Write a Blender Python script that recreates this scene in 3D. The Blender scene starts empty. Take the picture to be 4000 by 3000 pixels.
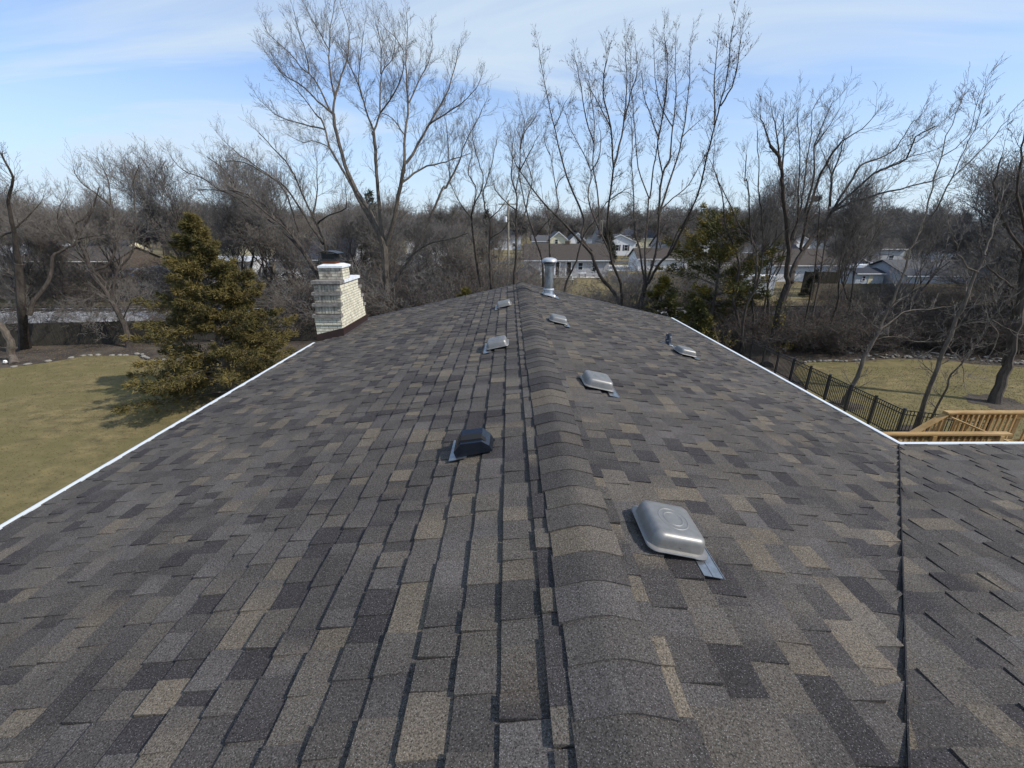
import bpy, math, random
import numpy as np
from mathutils import Vector, Matrix

random.seed(11)
S = bpy.context.scene
D = bpy.data
rad = math.radians

# ---------------------------------------------------------------- camera
cam = D.cameras.new('camera')
cam.sensor_width = 36.0
cam.lens = 36.0 * 1670 / 4000
cam.clip_start = 0.05
cam.clip_end = 3000
camo = D.objects.new('camera', cam)
S.collection.objects.link(camo)
camo.location = (-0.42, 0.0, 7.70)
camo.rotation_euler = (rad(90 - 20.04), 0, rad(-0.39))
S.camera = camo

# ---------------------------------------------------------------- sky and sun
SUN_EL, SUN_AZ = 41.0, -19.0          # azimuth measured from +X, counter-clockwise
W = D.worlds.new('World')
S.world = W
W.use_nodes = True
nt = W.node_tree
nt.nodes.clear()
def N(tree, typ, **kw):
    n = tree.nodes.new(typ)
    for k, v in kw.items():
        if k.startswith('i_'):
            n.inputs[int(k[2:])].default_value = v
        else:
            setattr(n, k, v)
    return n
out = N(nt, 'ShaderNodeOutputWorld')
bg = N(nt, 'ShaderNodeBackground')
bg.inputs[1].default_value = 0.14
sky = N(nt, 'ShaderNodeTexSky', sky_type='NISHITA', sun_disc=False)
sky.sun_elevation = rad(SUN_EL)
sky.sun_rotation = rad(90 - SUN_AZ)
sky.air_density = 1.0
sky.dust_density = 0.6
sky.ozone_density = 2.6
tc = N(nt, 'ShaderNodeTexCoord')
sep = N(nt, 'ShaderNodeSeparateXYZ')
nt.links.new(tc.outputs['Generated'], sep.inputs[0])
zz = N(nt, 'ShaderNodeMath', operation='ADD'); zz.inputs[1].default_value = 0.22
zm_ = N(nt, 'ShaderNodeMath', operation='MAXIMUM'); zm_.inputs[1].default_value = 0.0
nt.links.new(sep.outputs[2], zm_.inputs[0]); nt.links.new(zm_.outputs[0], zz.inputs[0])
dx = N(nt, 'ShaderNodeMath', operation='DIVIDE'); dy = N(nt, 'ShaderNodeMath', operation='DIVIDE')
nt.links.new(sep.outputs[0], dx.inputs[0]); nt.links.new(zz.outputs[0], dx.inputs[1])
nt.links.new(sep.outputs[1], dy.inputs[0]); nt.links.new(zz.outputs[0], dy.inputs[1])
cmb = N(nt, 'ShaderNodeCombineXYZ')
nt.links.new(dx.outputs[0], cmb.inputs[0]); nt.links.new(dy.outputs[0], cmb.inputs[1])
mp = N(nt, 'ShaderNodeMapping')
mp.inputs['Location'].default_value = (3.1, 0.7, 0)
mp.inputs['Rotation'].default_value = (0, 0, rad(24))
mp.inputs['Scale'].default_value = (0.34, 0.95, 1)
nt.links.new(cmb.outputs[0], mp.inputs[0])
n1 = N(nt, 'ShaderNodeTexNoise'); n1.inputs['Scale'].default_value = 1.15; n1.inputs['Detail'].default_value = 6
n1.inputs['Roughness'].default_value = 0.56; n1.inputs['Distortion'].default_value = 0.9
nt.links.new(mp.outputs[0], n1.inputs['Vector'])
r1 = N(nt, 'ShaderNodeMapRange', interpolation_type='SMOOTHSTEP')
r1.inputs['From Min'].default_value = 0.34; r1.inputs['From Max'].default_value = 0.66
r1.inputs['To Min'].default_value = 0.02; r1.inputs['To Max'].default_value = 0.92
nt.links.new(n1.outputs[0], r1.inputs['Value'])
mx = N(nt, 'ShaderNodeMix', data_type='RGBA')
mx.inputs['B'].default_value = (3.9, 4.65, 5.4, 1)
hz = N(nt, 'ShaderNodeMapRange'); hz.inputs['From Min'].default_value = 0.0; hz.inputs['From Max'].default_value = 0.38
hz.inputs['To Min'].default_value = .90; hz.inputs['To Max'].default_value = 0.0
nt.links.new(sep.outputs[2], hz.inputs['Value'])
mxx = N(nt, 'ShaderNodeMath', operation='MAXIMUM')
nt.links.new(r1.outputs[0], mxx.inputs[0]); nt.links.new(hz.outputs[0], mxx.inputs[1])
nt.links.new(mxx.outputs[0], mx.inputs['Factor'])
gain = N(nt, 'ShaderNodeVectorMath', operation='MULTIPLY'); gain.inputs[1].default_value = (.80, .96, 1.20)
nt.links.new(sky.outputs[0], gain.inputs[0])
nt.links.new(gain.outputs[0], mx.inputs['A'])
nt.links.new(mx.outputs['Result'], bg.inputs[0])
nt.links.new(bg.outputs[0], out.inputs[0])

sl = D.lights.new('sun', 'SUN')
sl.energy = 3.7
sl.angle = rad(0.6)
sl.color = (1.0, 0.945, 0.87)
so = D.objects.new('sun', sl)
S.collection.objects.link(so)
sd = Vector((math.cos(rad(SUN_EL)) * math.cos(rad(SUN_AZ)), math.cos(rad(SUN_EL)) * math.sin(rad(SUN_AZ)), math.sin(rad(SUN_EL))))
so.rotation_euler = sd.to_track_quat('Z', 'Y').to_euler()
so.location = sd * 60

S.view_settings.view_transform = 'Standard'
S.view_settings.look = 'None'
S.view_settings.exposure = 0.30
S.view_settings.gamma = 1.0
S.view_settings.use_curve_mapping = False
S.cycles.max_bounces = 5
S.cycles.diffuse_bounces = 2
S.cycles.glossy_bounces = 3
S.cycles.sample_clamp_indirect = 4

# ---------------------------------------------------------------- materials
def mat(name, c1, c2=None, scale=8.0, rough=0.85, metal=0.0, detail=4, bump=0.0, bscale=None, lo=.35, hi=.65, coord='Object', stretch=(1, 1, 1), spec=0.3, c3=None, s3=1.0):
    m = D.materials.new(name)
    m.use_nodes = True
    t = m.node_tree
    b = t.nodes['Principled BSDF']
    b.inputs['Roughness'].default_value = rough
    b.inputs['Metallic'].default_value = metal
    b.inputs['Specular IOR Level'].default_value = spec
    b.inputs['Base Color'].default_value = (*c1, 1)
    if c2 is None:
        return m
    if coord == 'World':
        g = N(t, 'ShaderNodeNewGeometry'); vec = g.outputs['Position']
    else:
        g = N(t, 'ShaderNodeTexCoord'); vec = g.outputs['Object']
    mp = N(t, 'ShaderNodeMapping'); mp.inputs['Scale'].default_value = stretch
    t.links.new(vec, mp.inputs[0])
    n = N(t, 'ShaderNodeTexNoise'); n.inputs['Scale'].default_value = scale; n.inputs['Detail'].default_value = detail
    n.inputs['Roughness'].default_value = 0.72
    t.links.new(mp.outputs[0], n.inputs['Vector'])
    r = N(t, 'ShaderNodeMapRange'); r.inputs['From Min'].default_value = lo; r.inputs['From Max'].default_value = hi
    t.links.new(n.outputs[0], r.inputs['Value'])
    x = N(t, 'ShaderNodeMix', data_type='RGBA'); x.inputs['A'].default_value = (*c1, 1); x.inputs['B'].default_value = (*c2, 1)
    t.links.new(r.outputs[0], x.inputs['Factor'])
    col = x.outputs['Result']
    if c3 is not None:
        n3 = N(t, 'ShaderNodeTexNoise'); n3.inputs['Scale'].default_value = s3; n3.inputs['Detail'].default_value = 3
        t.links.new(vec, n3.inputs['Vector'])
        r3 = N(t, 'ShaderNodeMapRange'); r3.inputs['From Min'].default_value = .42; r3.inputs['From Max'].default_value = .62
        t.links.new(n3.outputs[0], r3.inputs['Value'])
        x3 = N(t, 'ShaderNodeMix', data_type='RGBA'); x3.inputs['B'].default_value = (*c3, 1)
        t.links.new(r3.outputs[0], x3.inputs['Factor']); t.links.new(col, x3.inputs['A'])
        col = x3.outputs['Result']
    t.links.new(col, b.inputs['Base Color'])
    if bump:
        nb = N(t, 'ShaderNodeTexNoise'); nb.inputs['Scale'].default_value = bscale or scale * 3; nb.inputs['Detail'].default_value = 5
        t.links.new(mp.outputs[0], nb.inputs['Vector'])
        bp = N(t, 'ShaderNodeBump'); bp.inputs['Strength'].default_value = bump; bp.inputs['Distance'].default_value = 0.02
        t.links.new(nb.outputs[0], bp.inputs['Height'])
        t.links.new(bp.outputs[0], b.inputs['Normal'])
    return m

def shingle_mat():
    m = D.materials.new('asphalt_shingle')
    m.use_nodes = True
    t = m.node_tree
    b = t.nodes['Principled BSDF']
    b.inputs['Roughness'].default_value = 0.93
    b.inputs['Specular IOR Level'].default_value = 0.25
    a = N(t, 'ShaderNodeAttribute', attribute_name='tint')
    g = N(t, 'ShaderNodeNewGeometry')
    n = N(t, 'ShaderNodeTexNoise'); n.inputs['Scale'].default_value = 135; n.inputs['Detail'].default_value = 3; n.inputs['Roughness'].default_value = .8
    t.links.new(g.outputs['Position'], n.inputs['Vector'])
    r = N(t, 'ShaderNodeMapRange'); r.inputs['From Min'].default_value = .3; r.inputs['From Max'].default_value = .7
    r.inputs['To Min'].default_value = .02; r.inputs['To Max'].default_value = 2.1
    t.links.new(n.outputs[0], r.inputs['Value'])
    n2 = N(t, 'ShaderNodeTexNoise'); n2.inputs['Scale'].default_value = 1.1; n2.inputs['Detail'].default_value = 6; n2.inputs['Roughness'].default_value = .7
    t.links.new(g.outputs['Position'], n2.inputs['Vector'])
    r2 = N(t, 'ShaderNodeMapRange'); r2.inputs['From Min'].default_value = .3; r2.inputs['From Max'].default_value = .7
    r2.inputs['To Min'].default_value = .80; r2.inputs['To Max'].default_value = 1.20
    t.links.new(n2.outputs[0], r2.inputs['Value'])
    mu = N(t, 'ShaderNodeMath', operation='MULTIPLY')
    t.links.new(r.outputs[0], mu.inputs[0]); t.links.new(r2.outputs[0], mu.inputs[1])
    vm = N(t, 'ShaderNodeVectorMath', operation='SCALE')
    t.links.new(a.outputs['Color'], vm.inputs[0]); t.links.new(mu.outputs[0], vm.inputs['Scale'])
    # pale mineral granules
    v = N(t, 'ShaderNodeTexVoronoi'); v.inputs['Scale'].default_value = 110
    t.links.new(g.outputs['Position'], v.inputs['Vector'])
    rv = N(t, 'ShaderNodeMapRange'); rv.inputs['From Min'].default_value = .10; rv.inputs['From Max'].default_value = .24
    rv.inputs['To Min'].default_value = .16; rv.inputs['To Max'].default_value = 0.0
    t.links.new(v.outputs['Distance'], rv.inputs['Value'])
    va = N(t, 'ShaderNodeVectorMath', operation='ADD')
    t.links.new(vm.outputs[0], va.inputs[0]); t.links.new(rv.outputs[0], va.inputs[1])
    t.links.new(va.outputs[0], b.inputs['Base Color'])
    bp = N(t, 'ShaderNodeBump'); bp.inputs['Strength'].default_value = .5; bp.inputs['Distance'].default_value = 0.003
    t.links.new(n.outputs[0], bp.inputs['Height']); t.links.new(bp.outputs[0], b.inputs['Normal'])
    return m

M = {}
M['shingle'] = shingle_mat()
M['metal'] = mat('galvanized_metal', (.34, .36, .38), (.24, .25, .26), 26, .36, .85, bump=.05, bscale=50, spec=.5)
M['vent'] = mat('mill_gray_metal', (.26, .25, .235), (.21, .203, .19), 14, .46, .55, spec=.45)
M['pipe'] = mat('weathered_zinc', (.27, .29, .31), (.15, .148, .14), 9, .46, .75, bump=.08, lo=.4, hi=.62, stretch=(1, 1, .35), spec=.5)
M['lead'] = mat('lead_sheet', (.05, .06, .08), (.55, .57, .60), 18, .55, .3, lo=.56, hi=.62)
M['void'] = mat('dark_opening', (.012, .012, .012))
M['blackmetal'] = mat('black_painted_metal', (.016, .016, .017), (.022, .022, .023), 30, .42, .0, spec=.6)
M['white'] = mat('white_aluminium', (.62, .65, .68), (.55, .58, .60), 5, .5, spec=.4, lo=.5, hi=.8)
M['whitewall'] = mat('white_siding', (.72, .73, .74), (.62, .63, .65), 3, .7)
M['bluewhite'] = mat('pale_blue_siding', (.50, .54, .60), (.42, .46, .52), 3, .7)
M['graywall'] = mat('gray_siding', (.40, .40, .40), (.33, .33, .34), 4, .8)
M['shedgray'] = mat('shed_gray_siding', (.20, .20, .22), (.16, .16, .17), 4, .8)
M['cream'] = mat('cream_siding', (.70, .65, .45), (.62, .56, .40), 3, .8)
M['brownroof'] = mat('brown_shingle_roof', (.075, .062, .052), (.045, .038, .033), 3, .95, stretch=(1, 3, 3))
M['grayroof'] = mat('gray_shingle_roof', (.10, .10, .105), (.06, .06, .065), 3, .95, stretch=(1, 3, 3))
M['blueroof'] = mat('dark_blue_roof', (.04, .045, .06), (.028, .032, .042), 3, .95)
M['glass'] = mat('window_glass', (.02, .025, .03), rough=.12, spec=.6)
M['shutter'] = mat('dark_shutter', (.06, .03, .03))
M['brickred'] = mat('brown_brick', (.10, .078, .06), (.065, .05, .04), 10)
M['brick'] = mat('painted_white_brick', (.68, .64, .50), (.33, .30, .23), 7, .85, detail=7, bump=.5, bscale=40, lo=.42, hi=.74, coord='World')
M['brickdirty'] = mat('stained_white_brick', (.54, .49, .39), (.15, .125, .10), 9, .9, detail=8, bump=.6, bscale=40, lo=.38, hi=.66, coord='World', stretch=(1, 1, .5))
M['mortar'] = mat('painted_mortar', (.17, .16, .14), (.10, .095, .09), 12, .95, coord='World')
M['ledge'] = mat('gray_concrete_ledge', (.27, .25, .225), (.12, .11, .10), 9, .9, bump=.4, coord='World')
M['zinccap'] = mat('pale_zinc', (.46, .49, .52), (.36, .38, .40), 8, .5, .35, spec=.5)
M['hood'] = mat('black_enamel_metal', (.020, .026, .038), (.015, .02, .03), 20, .26, .45, spec=.7)
M['crown'] = mat('white_concrete_cap', (.66, .68, .70), (.40, .41, .42), 7, .8, bump=.2, lo=.5, hi=.75, coord='World')
M['clay'] = mat('orange_clay_flue', (.42, .14, .05), (.30, .10, .05), 14, .8)
M['flash'] = mat('brown_metal_flashing', (.040, .022, .018), (.03, .016, .013), 6, .5, .2, spec=.5)
M['bark'] = mat('gray_brown_bark', (.15, .125, .098), (.065, .054, .043), 6, .95, bump=.6, bscale=22, stretch=(1, 1, .25))
M['barkdark'] = mat('dark_bark', (.085, .070, .057), (.032, .026, .022), 6, .95, bump=.6, bscale=22, stretch=(1, 1, .25))
M['twig'] = mat('twig_bark', (.20, .176, .152), (.11, .097, .085), 1.5, .9)
M['twigdark'] = mat('dark_twig_bark', (.12, .10, .085), (.06, .05, .042), 1.5, .9)
M['twigfar'] = mat('far_twig_bark', (.185, .170, .155), (.105, .096, .089), .5, .9)
M['pods'] = mat('dry_seed_buds', (.075, .055, .04))
M['cedar'] = mat('olive_cedar_foliage', (.108, .088, .025), (.032, .034, .012), 3.0, .8, detail=6, lo=.38, hi=.62, c3=(.145, .112, .034), s3=1.2)
M['pine'] = mat('olive_pine_foliage', (.105, .100, .026), (.036, .044, .016), 1.6, .8, detail=6, c3=(.18, .14, .025), s3=.55)
M['evergreen'] = mat('dark_evergreen_foliage', (.035, .042, .022), (.018, .022, .013), 1.6, .85)
M['grass'] = mat('dormant_lawn', (.235, .182, .080), (.062, .054, .024), 1.6, .95, detail=15, bump=.6, bscale=14, coord='World', lo=.30, hi=.70, stretch=(.8, 1.2, 1), c3=(.125, .105, .040), s3=.33)
M['fargrass'] = mat('dry_yellow_grass', (.21, .165, .070), (.13, .10, .045), 1.2, .95, detail=8, bump=.4, coord='World', c3=(.10, .08, .045), s3=.12)
M['litter'] = mat('leaf_litter_soil', (.060, .048, .038), (.028, .022, .018), 3.5, .95, detail=9, bump=.9, bscale=14, coord='World', c3=(.085, .068, .052), s3=.6)
M['leaf'] = mat('dry_leaf', (.20, .15, .09), (.10, .07, .04), 2, .9, coord='World')
M['ballast'] = mat('gray_ballast', (.36, .36, .37), (.17, .17, .17), 9, .95, detail=8, bump=.9, bscale=18, coord='World')
M['rail'] = mat('rusty_rail', (.05, .038, .03), (.03, .024, .02), 4, .6, .4)
M['tie'] = mat('sleeper_wood', (.055, .045, .038), (.03, .026, .022), 5)
M['stone'] = mat('pale_field_stone', (.30, .28, .24), (.15, .14, .125), 6, .9, bump=.4)
M['fencewood'] = mat('weathered_dark_fence_wood', (.060, .052, .040), (.030, .026, .020), 4, .9, stretch=(3, 3, .3), bump=.3)
M['fencetan'] = mat('weathered_tan_fence_wood', (.17, .14, .10), (.10, .085, .06), 3, .9, stretch=(3, 3, .3))
M['deck'] = mat('new_treated_lumber', (.38, .24, .095), (.26, .155, .06), 3, .75, stretch=(.6, 3, 3), bump=.15, c3=(.44, .30, .14), s3=1.4)
M['pole'] = mat('pale_weathered_pole', (.33, .30, .25), (.20, .18, .15), 4, .9, stretch=(2, 2, .2))
M['wire'] = mat('cable_sheath', (.06, .06, .06))
M['concrete'] = mat('pale_concrete', (.50, .48, .44), (.40, .38, .35), .6, .9, coord='World')
M['asphalt'] = mat('old_asphalt', (.09, .09, .095), (.06, .06, .062), 1.5, .95, coord='World')
M['carblue'] = mat('blue_car_paint', (.06, .12, .30), rough=.3, spec=.6)
M['carwhite'] = mat('white_car_paint', (.72, .74, .76), rough=.3, spec=.6)
M['cardark'] = mat('dark_car_paint', (.03, .035, .045), rough=.3, spec=.6)
M['tyre'] = mat('tyre_rubber', (.02, .02, .02))
M['yellow'] = mat('yellow_leaves', (.30, .22, .05), (.18, .15, .04), 3)
M['ivory'] = mat('white_plastic', (.75, .74, .72), rough=.5)

# ---------------------------------------------------------------- builders
def tag(o, label=None, cat=None, group=None, kind=None):
    if label: o['label'] = label
    if cat: o['category'] = cat
    if group: o['group'] = group
    if kind: o['kind'] = kind
    return o

def link(o, parent=None):
    S.collection.objects.link(o)
    if parent is not None:
        o.parent = parent
    return o

def empty(name, loc=(0, 0, 0), label=None, cat=None, group=None, parent=None):
    o = D.objects.new(name, None)
    o.location = loc
    o.empty_display_size = .2
    link(o, parent)
    return tag(o, label, cat, group)

class MB:
    def __init__(s):
        s.v = []; s.f = []
    def add(s, vs, fs):
        b = len(s.v)
        s.v.extend([tuple(p) for p in vs]); s.f.extend([tuple(i + b for i in f) for f in fs])
        return s
    def box(s, x0, x1, y0, y1, z0, z1):
        return s.add([(x0, y0, z0), (x1, y0, z0), (x1, y1, z0), (x0, y1, z0), (x0, y0, z1), (x1, y0, z1), (x1, y1, z1), (x0, y1, z1)],
                     [(0, 3, 2, 1), (4, 5, 6, 7), (0, 1, 5, 4), (1, 2, 6, 5), (2, 3, 7, 6), (3, 0, 4, 7)])
    def prism(s, poly, axis_vec):
        # poly: list of 3D points, extruded by axis_vec
        n = len(poly); a = [Vector(p) for p in poly]; e = Vector(axis_vec)
        vs = a + [p + e for p in a]
        fs = [tuple(range(n - 1, -1, -1)), tuple(range(n, 2 * n))] + [(i, (i + 1) % n, n + (i + 1) % n, n + i) for i in range(n)]
        return s.add(vs, fs)
    def tube(s, pts, rs, n=8, cap=True):
        pts = [Vector(p) for p in pts]
        if not hasattr(rs, '__len__'): rs = [rs] * len(pts)
        t0 = (pts[1] - pts[0]).normalized()
        u = t0.orthogonal().normalized()
        vs = []; fs = []
        for i, p in enumerate(pts):
            if i == 0: t = t0
            elif i == len(pts) - 1: t = (pts[i] - pts[i - 1]).normalized()
            else: t = ((pts[i + 1] - pts[i]).normalized() + (pts[i] - pts[i - 1]).normalized()).normalized()
            u = (u - t * u.dot(t)).normalized(); w = t.cross(u)
            for k in range(n):
                a = 2 * math.pi * k / n
                vs.append(p + (u * math.cos(a) + w * math.sin(a)) * rs[i])
            if i:
                b = (i - 1) * n
                for k in range(n):
                    fs.append((b + k, b + (k + 1) % n, b + n + (k + 1) % n, b + n + k))
        if cap:
            fs.append(tuple(range(n - 1, -1, -1))); m = len(vs); fs.append(tuple(range(m - n, m)))
        return s.add(vs, fs)
    def lathe(s, prof, n=24, c=(0, 0, 0)):
        vs = []; fs = []
        for r, z in prof:
            for k in range(n):
                a = 2 * math.pi * k / n
                vs.append((c[0] + r * math.cos(a), c[1] + r * math.sin(a), c[2] + z))
        for i in range(len(prof) - 1):
            for k in range(n):
                fs.append((i * n + k, i * n + (k + 1) % n, (i + 1) * n + (k + 1) % n, (i + 1) * n + k))
        return s.add(vs, fs)
    def xf(s, mtx):
        s.v = [tuple(mtx @ Vector(p)) for p in s.v]
        return s
    def mesh(s, name, m, smooth=False):
        me = D.meshes.new(name)
        me.from_pydata(s.v, [], s.f)
        if smooth:
            me.polygons.foreach_set('use_smooth', [True] * len(me.polygons))
            try: me.set_sharp_from_angle(angle=rad(38))
            except Exception: pass
        me.materials.append(m)
        me.update()
        return me
    def build(s, name, m, parent=None, smooth=False, loc=None):
        o = D.objects.new(name, s.mesh(name, m, smooth))
        if loc: o.location = loc
        return link(o, parent)

def copy_tree(o, parent=None):
    c = o.copy()
    link(c, parent)
    for ch in o.children:
        copy_tree(ch, c)
    return c
# ================================================================ the house under the camera
ZR = 6.114                      # top of the ridge caps
PL, PR, PW = 0.22, 0.23, 0.2116 # rise per run: left slope, right slope, wing
XL, XR = -5.43, 4.69            # eaves
YN, YF = -5.0, 13.42            # near gable end (behind the camera), far gable end
YIN = 4.96                      # inner corner where the wing eave starts
XW = 13.0                       # wing length
ZA = ZR - 0.030                 # apex of the roof deck
E_ = 0.188                       # course exposure
def yv(x): return .957 + 1.087 * (x - 1.0)
def xv(y): return 1.0 + (y - .957) / 1.087
YW0 = yv(0)

house = empty('house', (0, 4, 0), 'low gabled house seen from its roof ridge, gray and brown laminated shingles, white drip edges', 'house')
off = Vector((0, 4, 0))
def hmb(mb, name, m, parent=None, smooth=False):
    """mesh given in world coordinates, stored relative to the house base"""
    base = off.copy()
    mb.v = [(a - base.x, b - base.y, c - base.z) for a, b, c in mb.v]
    return mb.build(name, m, parent or house, smooth)

def eavez(p, x): return ZA - p * abs(x)
# roof deck: slopes with thickness
mb = MB()
T_ = .10
zl, zr_ = eavez(PL, XL), eavez(PR, XR)
def slab(mb, pts):
    n = len(pts)
    top = [Vector(p) for p in pts]; bot = [p - Vector((0, 0, T_)) for p in top]
    mb.add(top + bot, [tuple(range(n)), tuple(range(2 * n - 1, n - 1, -1))] + [(i, n + i, n + (i + 1) % n, (i + 1) % n) for i in range(n)])
slab(mb, [(0, YN, ZA), (0, YF, ZA), (XL, YF, zl), (XL, YN, zl)])
slab(mb, [(0, YF, ZA), (0, YW0, ZA), (XR, YIN, zr_), (XR, YF, zr_)])
slab(mb, [(0, YW0, ZA), (XW, YW0, ZA), (XW, YIN, zr_), (XR, YIN, zr_)])
slab(mb, [(0, YW0, ZA), (0, -YIN + 2 * YW0, ZA - .0), (.01, -YIN + 2 * YW0, ZA)])
slab(mb, [(XW, YW0, ZA), (0, YW0, ZA), (XR, 2 * YW0 - YIN, zr_), (XW, 2 * YW0 - YIN, zr_)])
roof = hmb(mb, 'roof', M['grayroof'])

TINTS = [((.034, .030, .0295), 14), ((.048, .0425, .039), 20), ((.063, .0555, .049), 24), ((.077, .067, .056), 18), ((.104, .086, .065), 11), ((.071, .0635, .0585), 15)]
_tw = [w for _, w in TINTS]
rs = random.Random(3)
def tint(prev=None):
    c = rs.choices(TINTS, _tw)[0][0]
    k = rs.uniform(.88, 1.12)
    return tuple(a * k for a in c)

shingles = []   # (verts, cols per vertex, area-ish score, centre)
CAMP = Vector((-.42, 0, 7.70))
def tab(frame, s0, s1, a0, a1, h, tA, tB, sk0=0, sk1=0, clip=None):
    """one exposed tab: s downslope, a along the course"""
    def P(s, a, hh):
        if clip: a = clip(s, a)
        return frame(s, a, hh)
    v = [P(s0 - .012, a0, .001), P(s0 - .012, a1, .001), P(s1, a1 + sk1, h), P(s1, a0 + sk0, h), P(s1, a0 + sk0, -.004), P(s1, a1 + sk1, -.004), P(s0 - .012, a0, -.004), P(s0 - .012, a1, -.004)]
    w = max((v[2] - v[3]).length, (v[1] - v[0]).length)
    if w < .012: return
    c = (v[0] + v[1] + v[2] + v[3]) / 4
    d = CAMP - c
    nrm = (v[1] - v[0]).cross(v[2] - v[1])
    vis = 1.0
    f = Vector((0, math.cos(rad(20.04)), -math.sin(rad(20.04))))
    dep = -(d.dot(f))
    if dep > .3:
        u = (c.x + .42) / dep; vv = (c - CAMP).dot(Vector((0, -math.sin(rad(20.04)), -math.cos(rad(20.04))))) / dep
        inside = abs(u) < 1.15 and -1 < vv < .86
    else: inside = False
    score = abs(nrm.dot(d)) / d.length ** 3 if inside else 0
    shingles.append((v, (tA, tB), score))
TF = [(0, 1, 2, 3), (3, 2, 5, 4), (0, 3, 4, 6), (2, 1, 7, 5)]

cl, cr, cw = [1 / math.sqrt(1 + p * p) for p in (PL, PR, PW)]
def FL(s, a, h): return Vector((-s * cl - h * PL * cl, a, ZA - s * PL * cl + h * cl))
def FR(s, a, h): return Vector((s * cr + h * PR * cr, a, ZA - s * PR * cr + h * cr))
def FW(s, a, h): return Vector((a, YW0 + s * cw + h * PW * cw, ZA - s * PW * cw + h * cw))
def FN(s, a, h): return Vector((a, YW0 - s * cw - h * PW * cw, ZA - s * PW * cw + h * cw))

def courses(frame, s_first, s_end, lo, hi, clip=None, mirror=False, flip=False):
    s = s_first; k = 0
    while s < s_end - .02:
        e = min(s + E_, s_end)
        a = lo - rs.uniform(0, .6)
        proud = rs.random() < .5
        tprev = tint()
        while a < hi:
            L = rs.choice((.12, .15, .17, .19, .22, .25)) * rs.uniform(.85, 1.1) if proud else rs.choice((.09, .12, .15, .18, .21)) * rs.uniform(.85, 1.15)
            b = min(a + L, hi)
            a_ = max(a, lo)
            if b > lo and b - a_ > .02:
                t1 = tint(); t2 = t1
                if rs.random() < .45:
                    o = tint(); t2 = tuple(.55 * p + .45 * q for p, q in zip(t1, o))
                if rs.random() < .18: t1 = tprev
                h = (.030 if proud else .019) + rs.uniform(-.001, .0015)
                sk = rs.uniform(-.012, .012) if proud else 0
                tab(frame, s, e + rs.uniform(-.0015, .0015), a_, b, h, t1, t2, sk, -sk, clip)
                tprev = t2
            a = b
            proud = (not proud) if rs.random() < .8 else proud
        s = e; k += 1

def clipR(s, a): return max(a, yv(s * cr) + .004)
def clipW(s, a): return max(a, xv(YW0 + s * cw) + .004)
courses(FL, .275 - E_, -XL / cl + .01, YN, YF)
courses(FR, .24 - E_, XR / cr + .01, YW0 - .3, YF, clipR)
courses(FW, .24 - E_, (YIN - YW0) / cw + .01, 0.0, XW, clipW)
courses(FN, .24 - E_, 2.0, 0.2, XW)
shingles.sort(key=lambda t: -t[2])

def tinted(name, items, parent, faces=TF):
    """items: (verts, (colA, colB)); corners at the low end take colA, at the high end colB"""
    V = []; F = []; C = []
    for v, (tA, tB), *_ in items:
        b = len(V); V += [(p.x - off.x, p.y - off.y, p.z - off.z) for p in v]
        for f in faces:
            F.append(tuple(i + b for i in f))
            for i in f: C.append(tB if i in (1, 2, 5, 7) else tA)
    me = D.meshes.new(name); me.from_pydata(V, [], F)
    ca = me.color_attributes.new('tint', 'FLOAT_COLOR', 'CORNER')
    arr = np.ones((len(C), 4), dtype=np.float32); arr[:, :3] = np.array(C, dtype=np.float32)
    ca.data.foreach_set('color', arr.ravel())
    me.materials.append(M['shingle']); me.update()
    return link(D.objects.new(name, me), parent)
NS = 222
for it in shingles[:NS]:
    tinted('shingle', [it], roof)
sf = tinted('shingle_courses', shingles[NS:], roof)
sf['kind'] = 'stuff'

# ridge caps: each laps over the one nearer the camera
xs = [(-.262, PL), (-.195, PL), (-.13, PL), (-.08, PL), (-.05, PL), (-.025, PL), (0, 0), (.025, PR), (.05, PR), (.08, PR), (.12, PR), (.172, PR)]
hz = [0, .029, .033, .0350, .036, .034, .0285, .034, .0345, .034, .032, .029]
def capz(i):
    x, p = xs[i]
    return ZA - p * abs(x) + hz[i]
y = -1.2
while y < YF - .02:
    ye = min(y + .2, YF)
    xi = range(1, 12)
    lift = .008
    t1 = tint(); t2 = tint(); t2 = tuple(.6 * a + .4 * b for a, b in zip(t1, t2))
    V = []; F = []; C = []
    jig = rs.uniform(-.010, .010); lift = rs.uniform(.004, .009)
    for i in xi:
        x = xs[i][0] + jig; z = capz(i) + .022 * max(0, (y - 8) / 5.4) * (1 if 1 < i < 11 else 0)
        V += [(x, y, z + lift), (x, ye + .02, z - .002), (x, y, z - .02)]
    n = len(xi)
    for k in range(n - 1):
        a, b = 3 * k, 3 * (k + 1)
        F += [(a, b, b + 1, a + 1), (a + 2, b + 2, b, a)]
        c = t1 if k < 5 else t2
        C += [c] * 8
    F += [(0, 1, 2)]; C += [t1] * 3
    e = 3 * (n - 1); F += [(e, e + 2, e + 1)]; C += [t2] * 3
    me = D.meshes.new('ridge_cap'); me.from_pydata([(a - off.x, b - off.y, c - off.z) for a, b, c in V], [], F)
    ca = me.color_attributes.new('tint', 'FLOAT_COLOR', 'CORNER')
    arr = np.ones((len(C), 4), dtype=np.float32); arr[:, :3] = np.array(C, dtype=np.float32)
    ca.data.foreach_set('color', arr.ravel())
    me.materials.append(M['shingle']); me.polygons.foreach_set('use_smooth', [(q % 2 == 0) and q < 20 for q in range(len(F))]); me.update()
    me.set_sharp_from_angle(angle=rad(35))
    link(D.objects.new('ridge_cap', me), roof)
    y = ye
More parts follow.
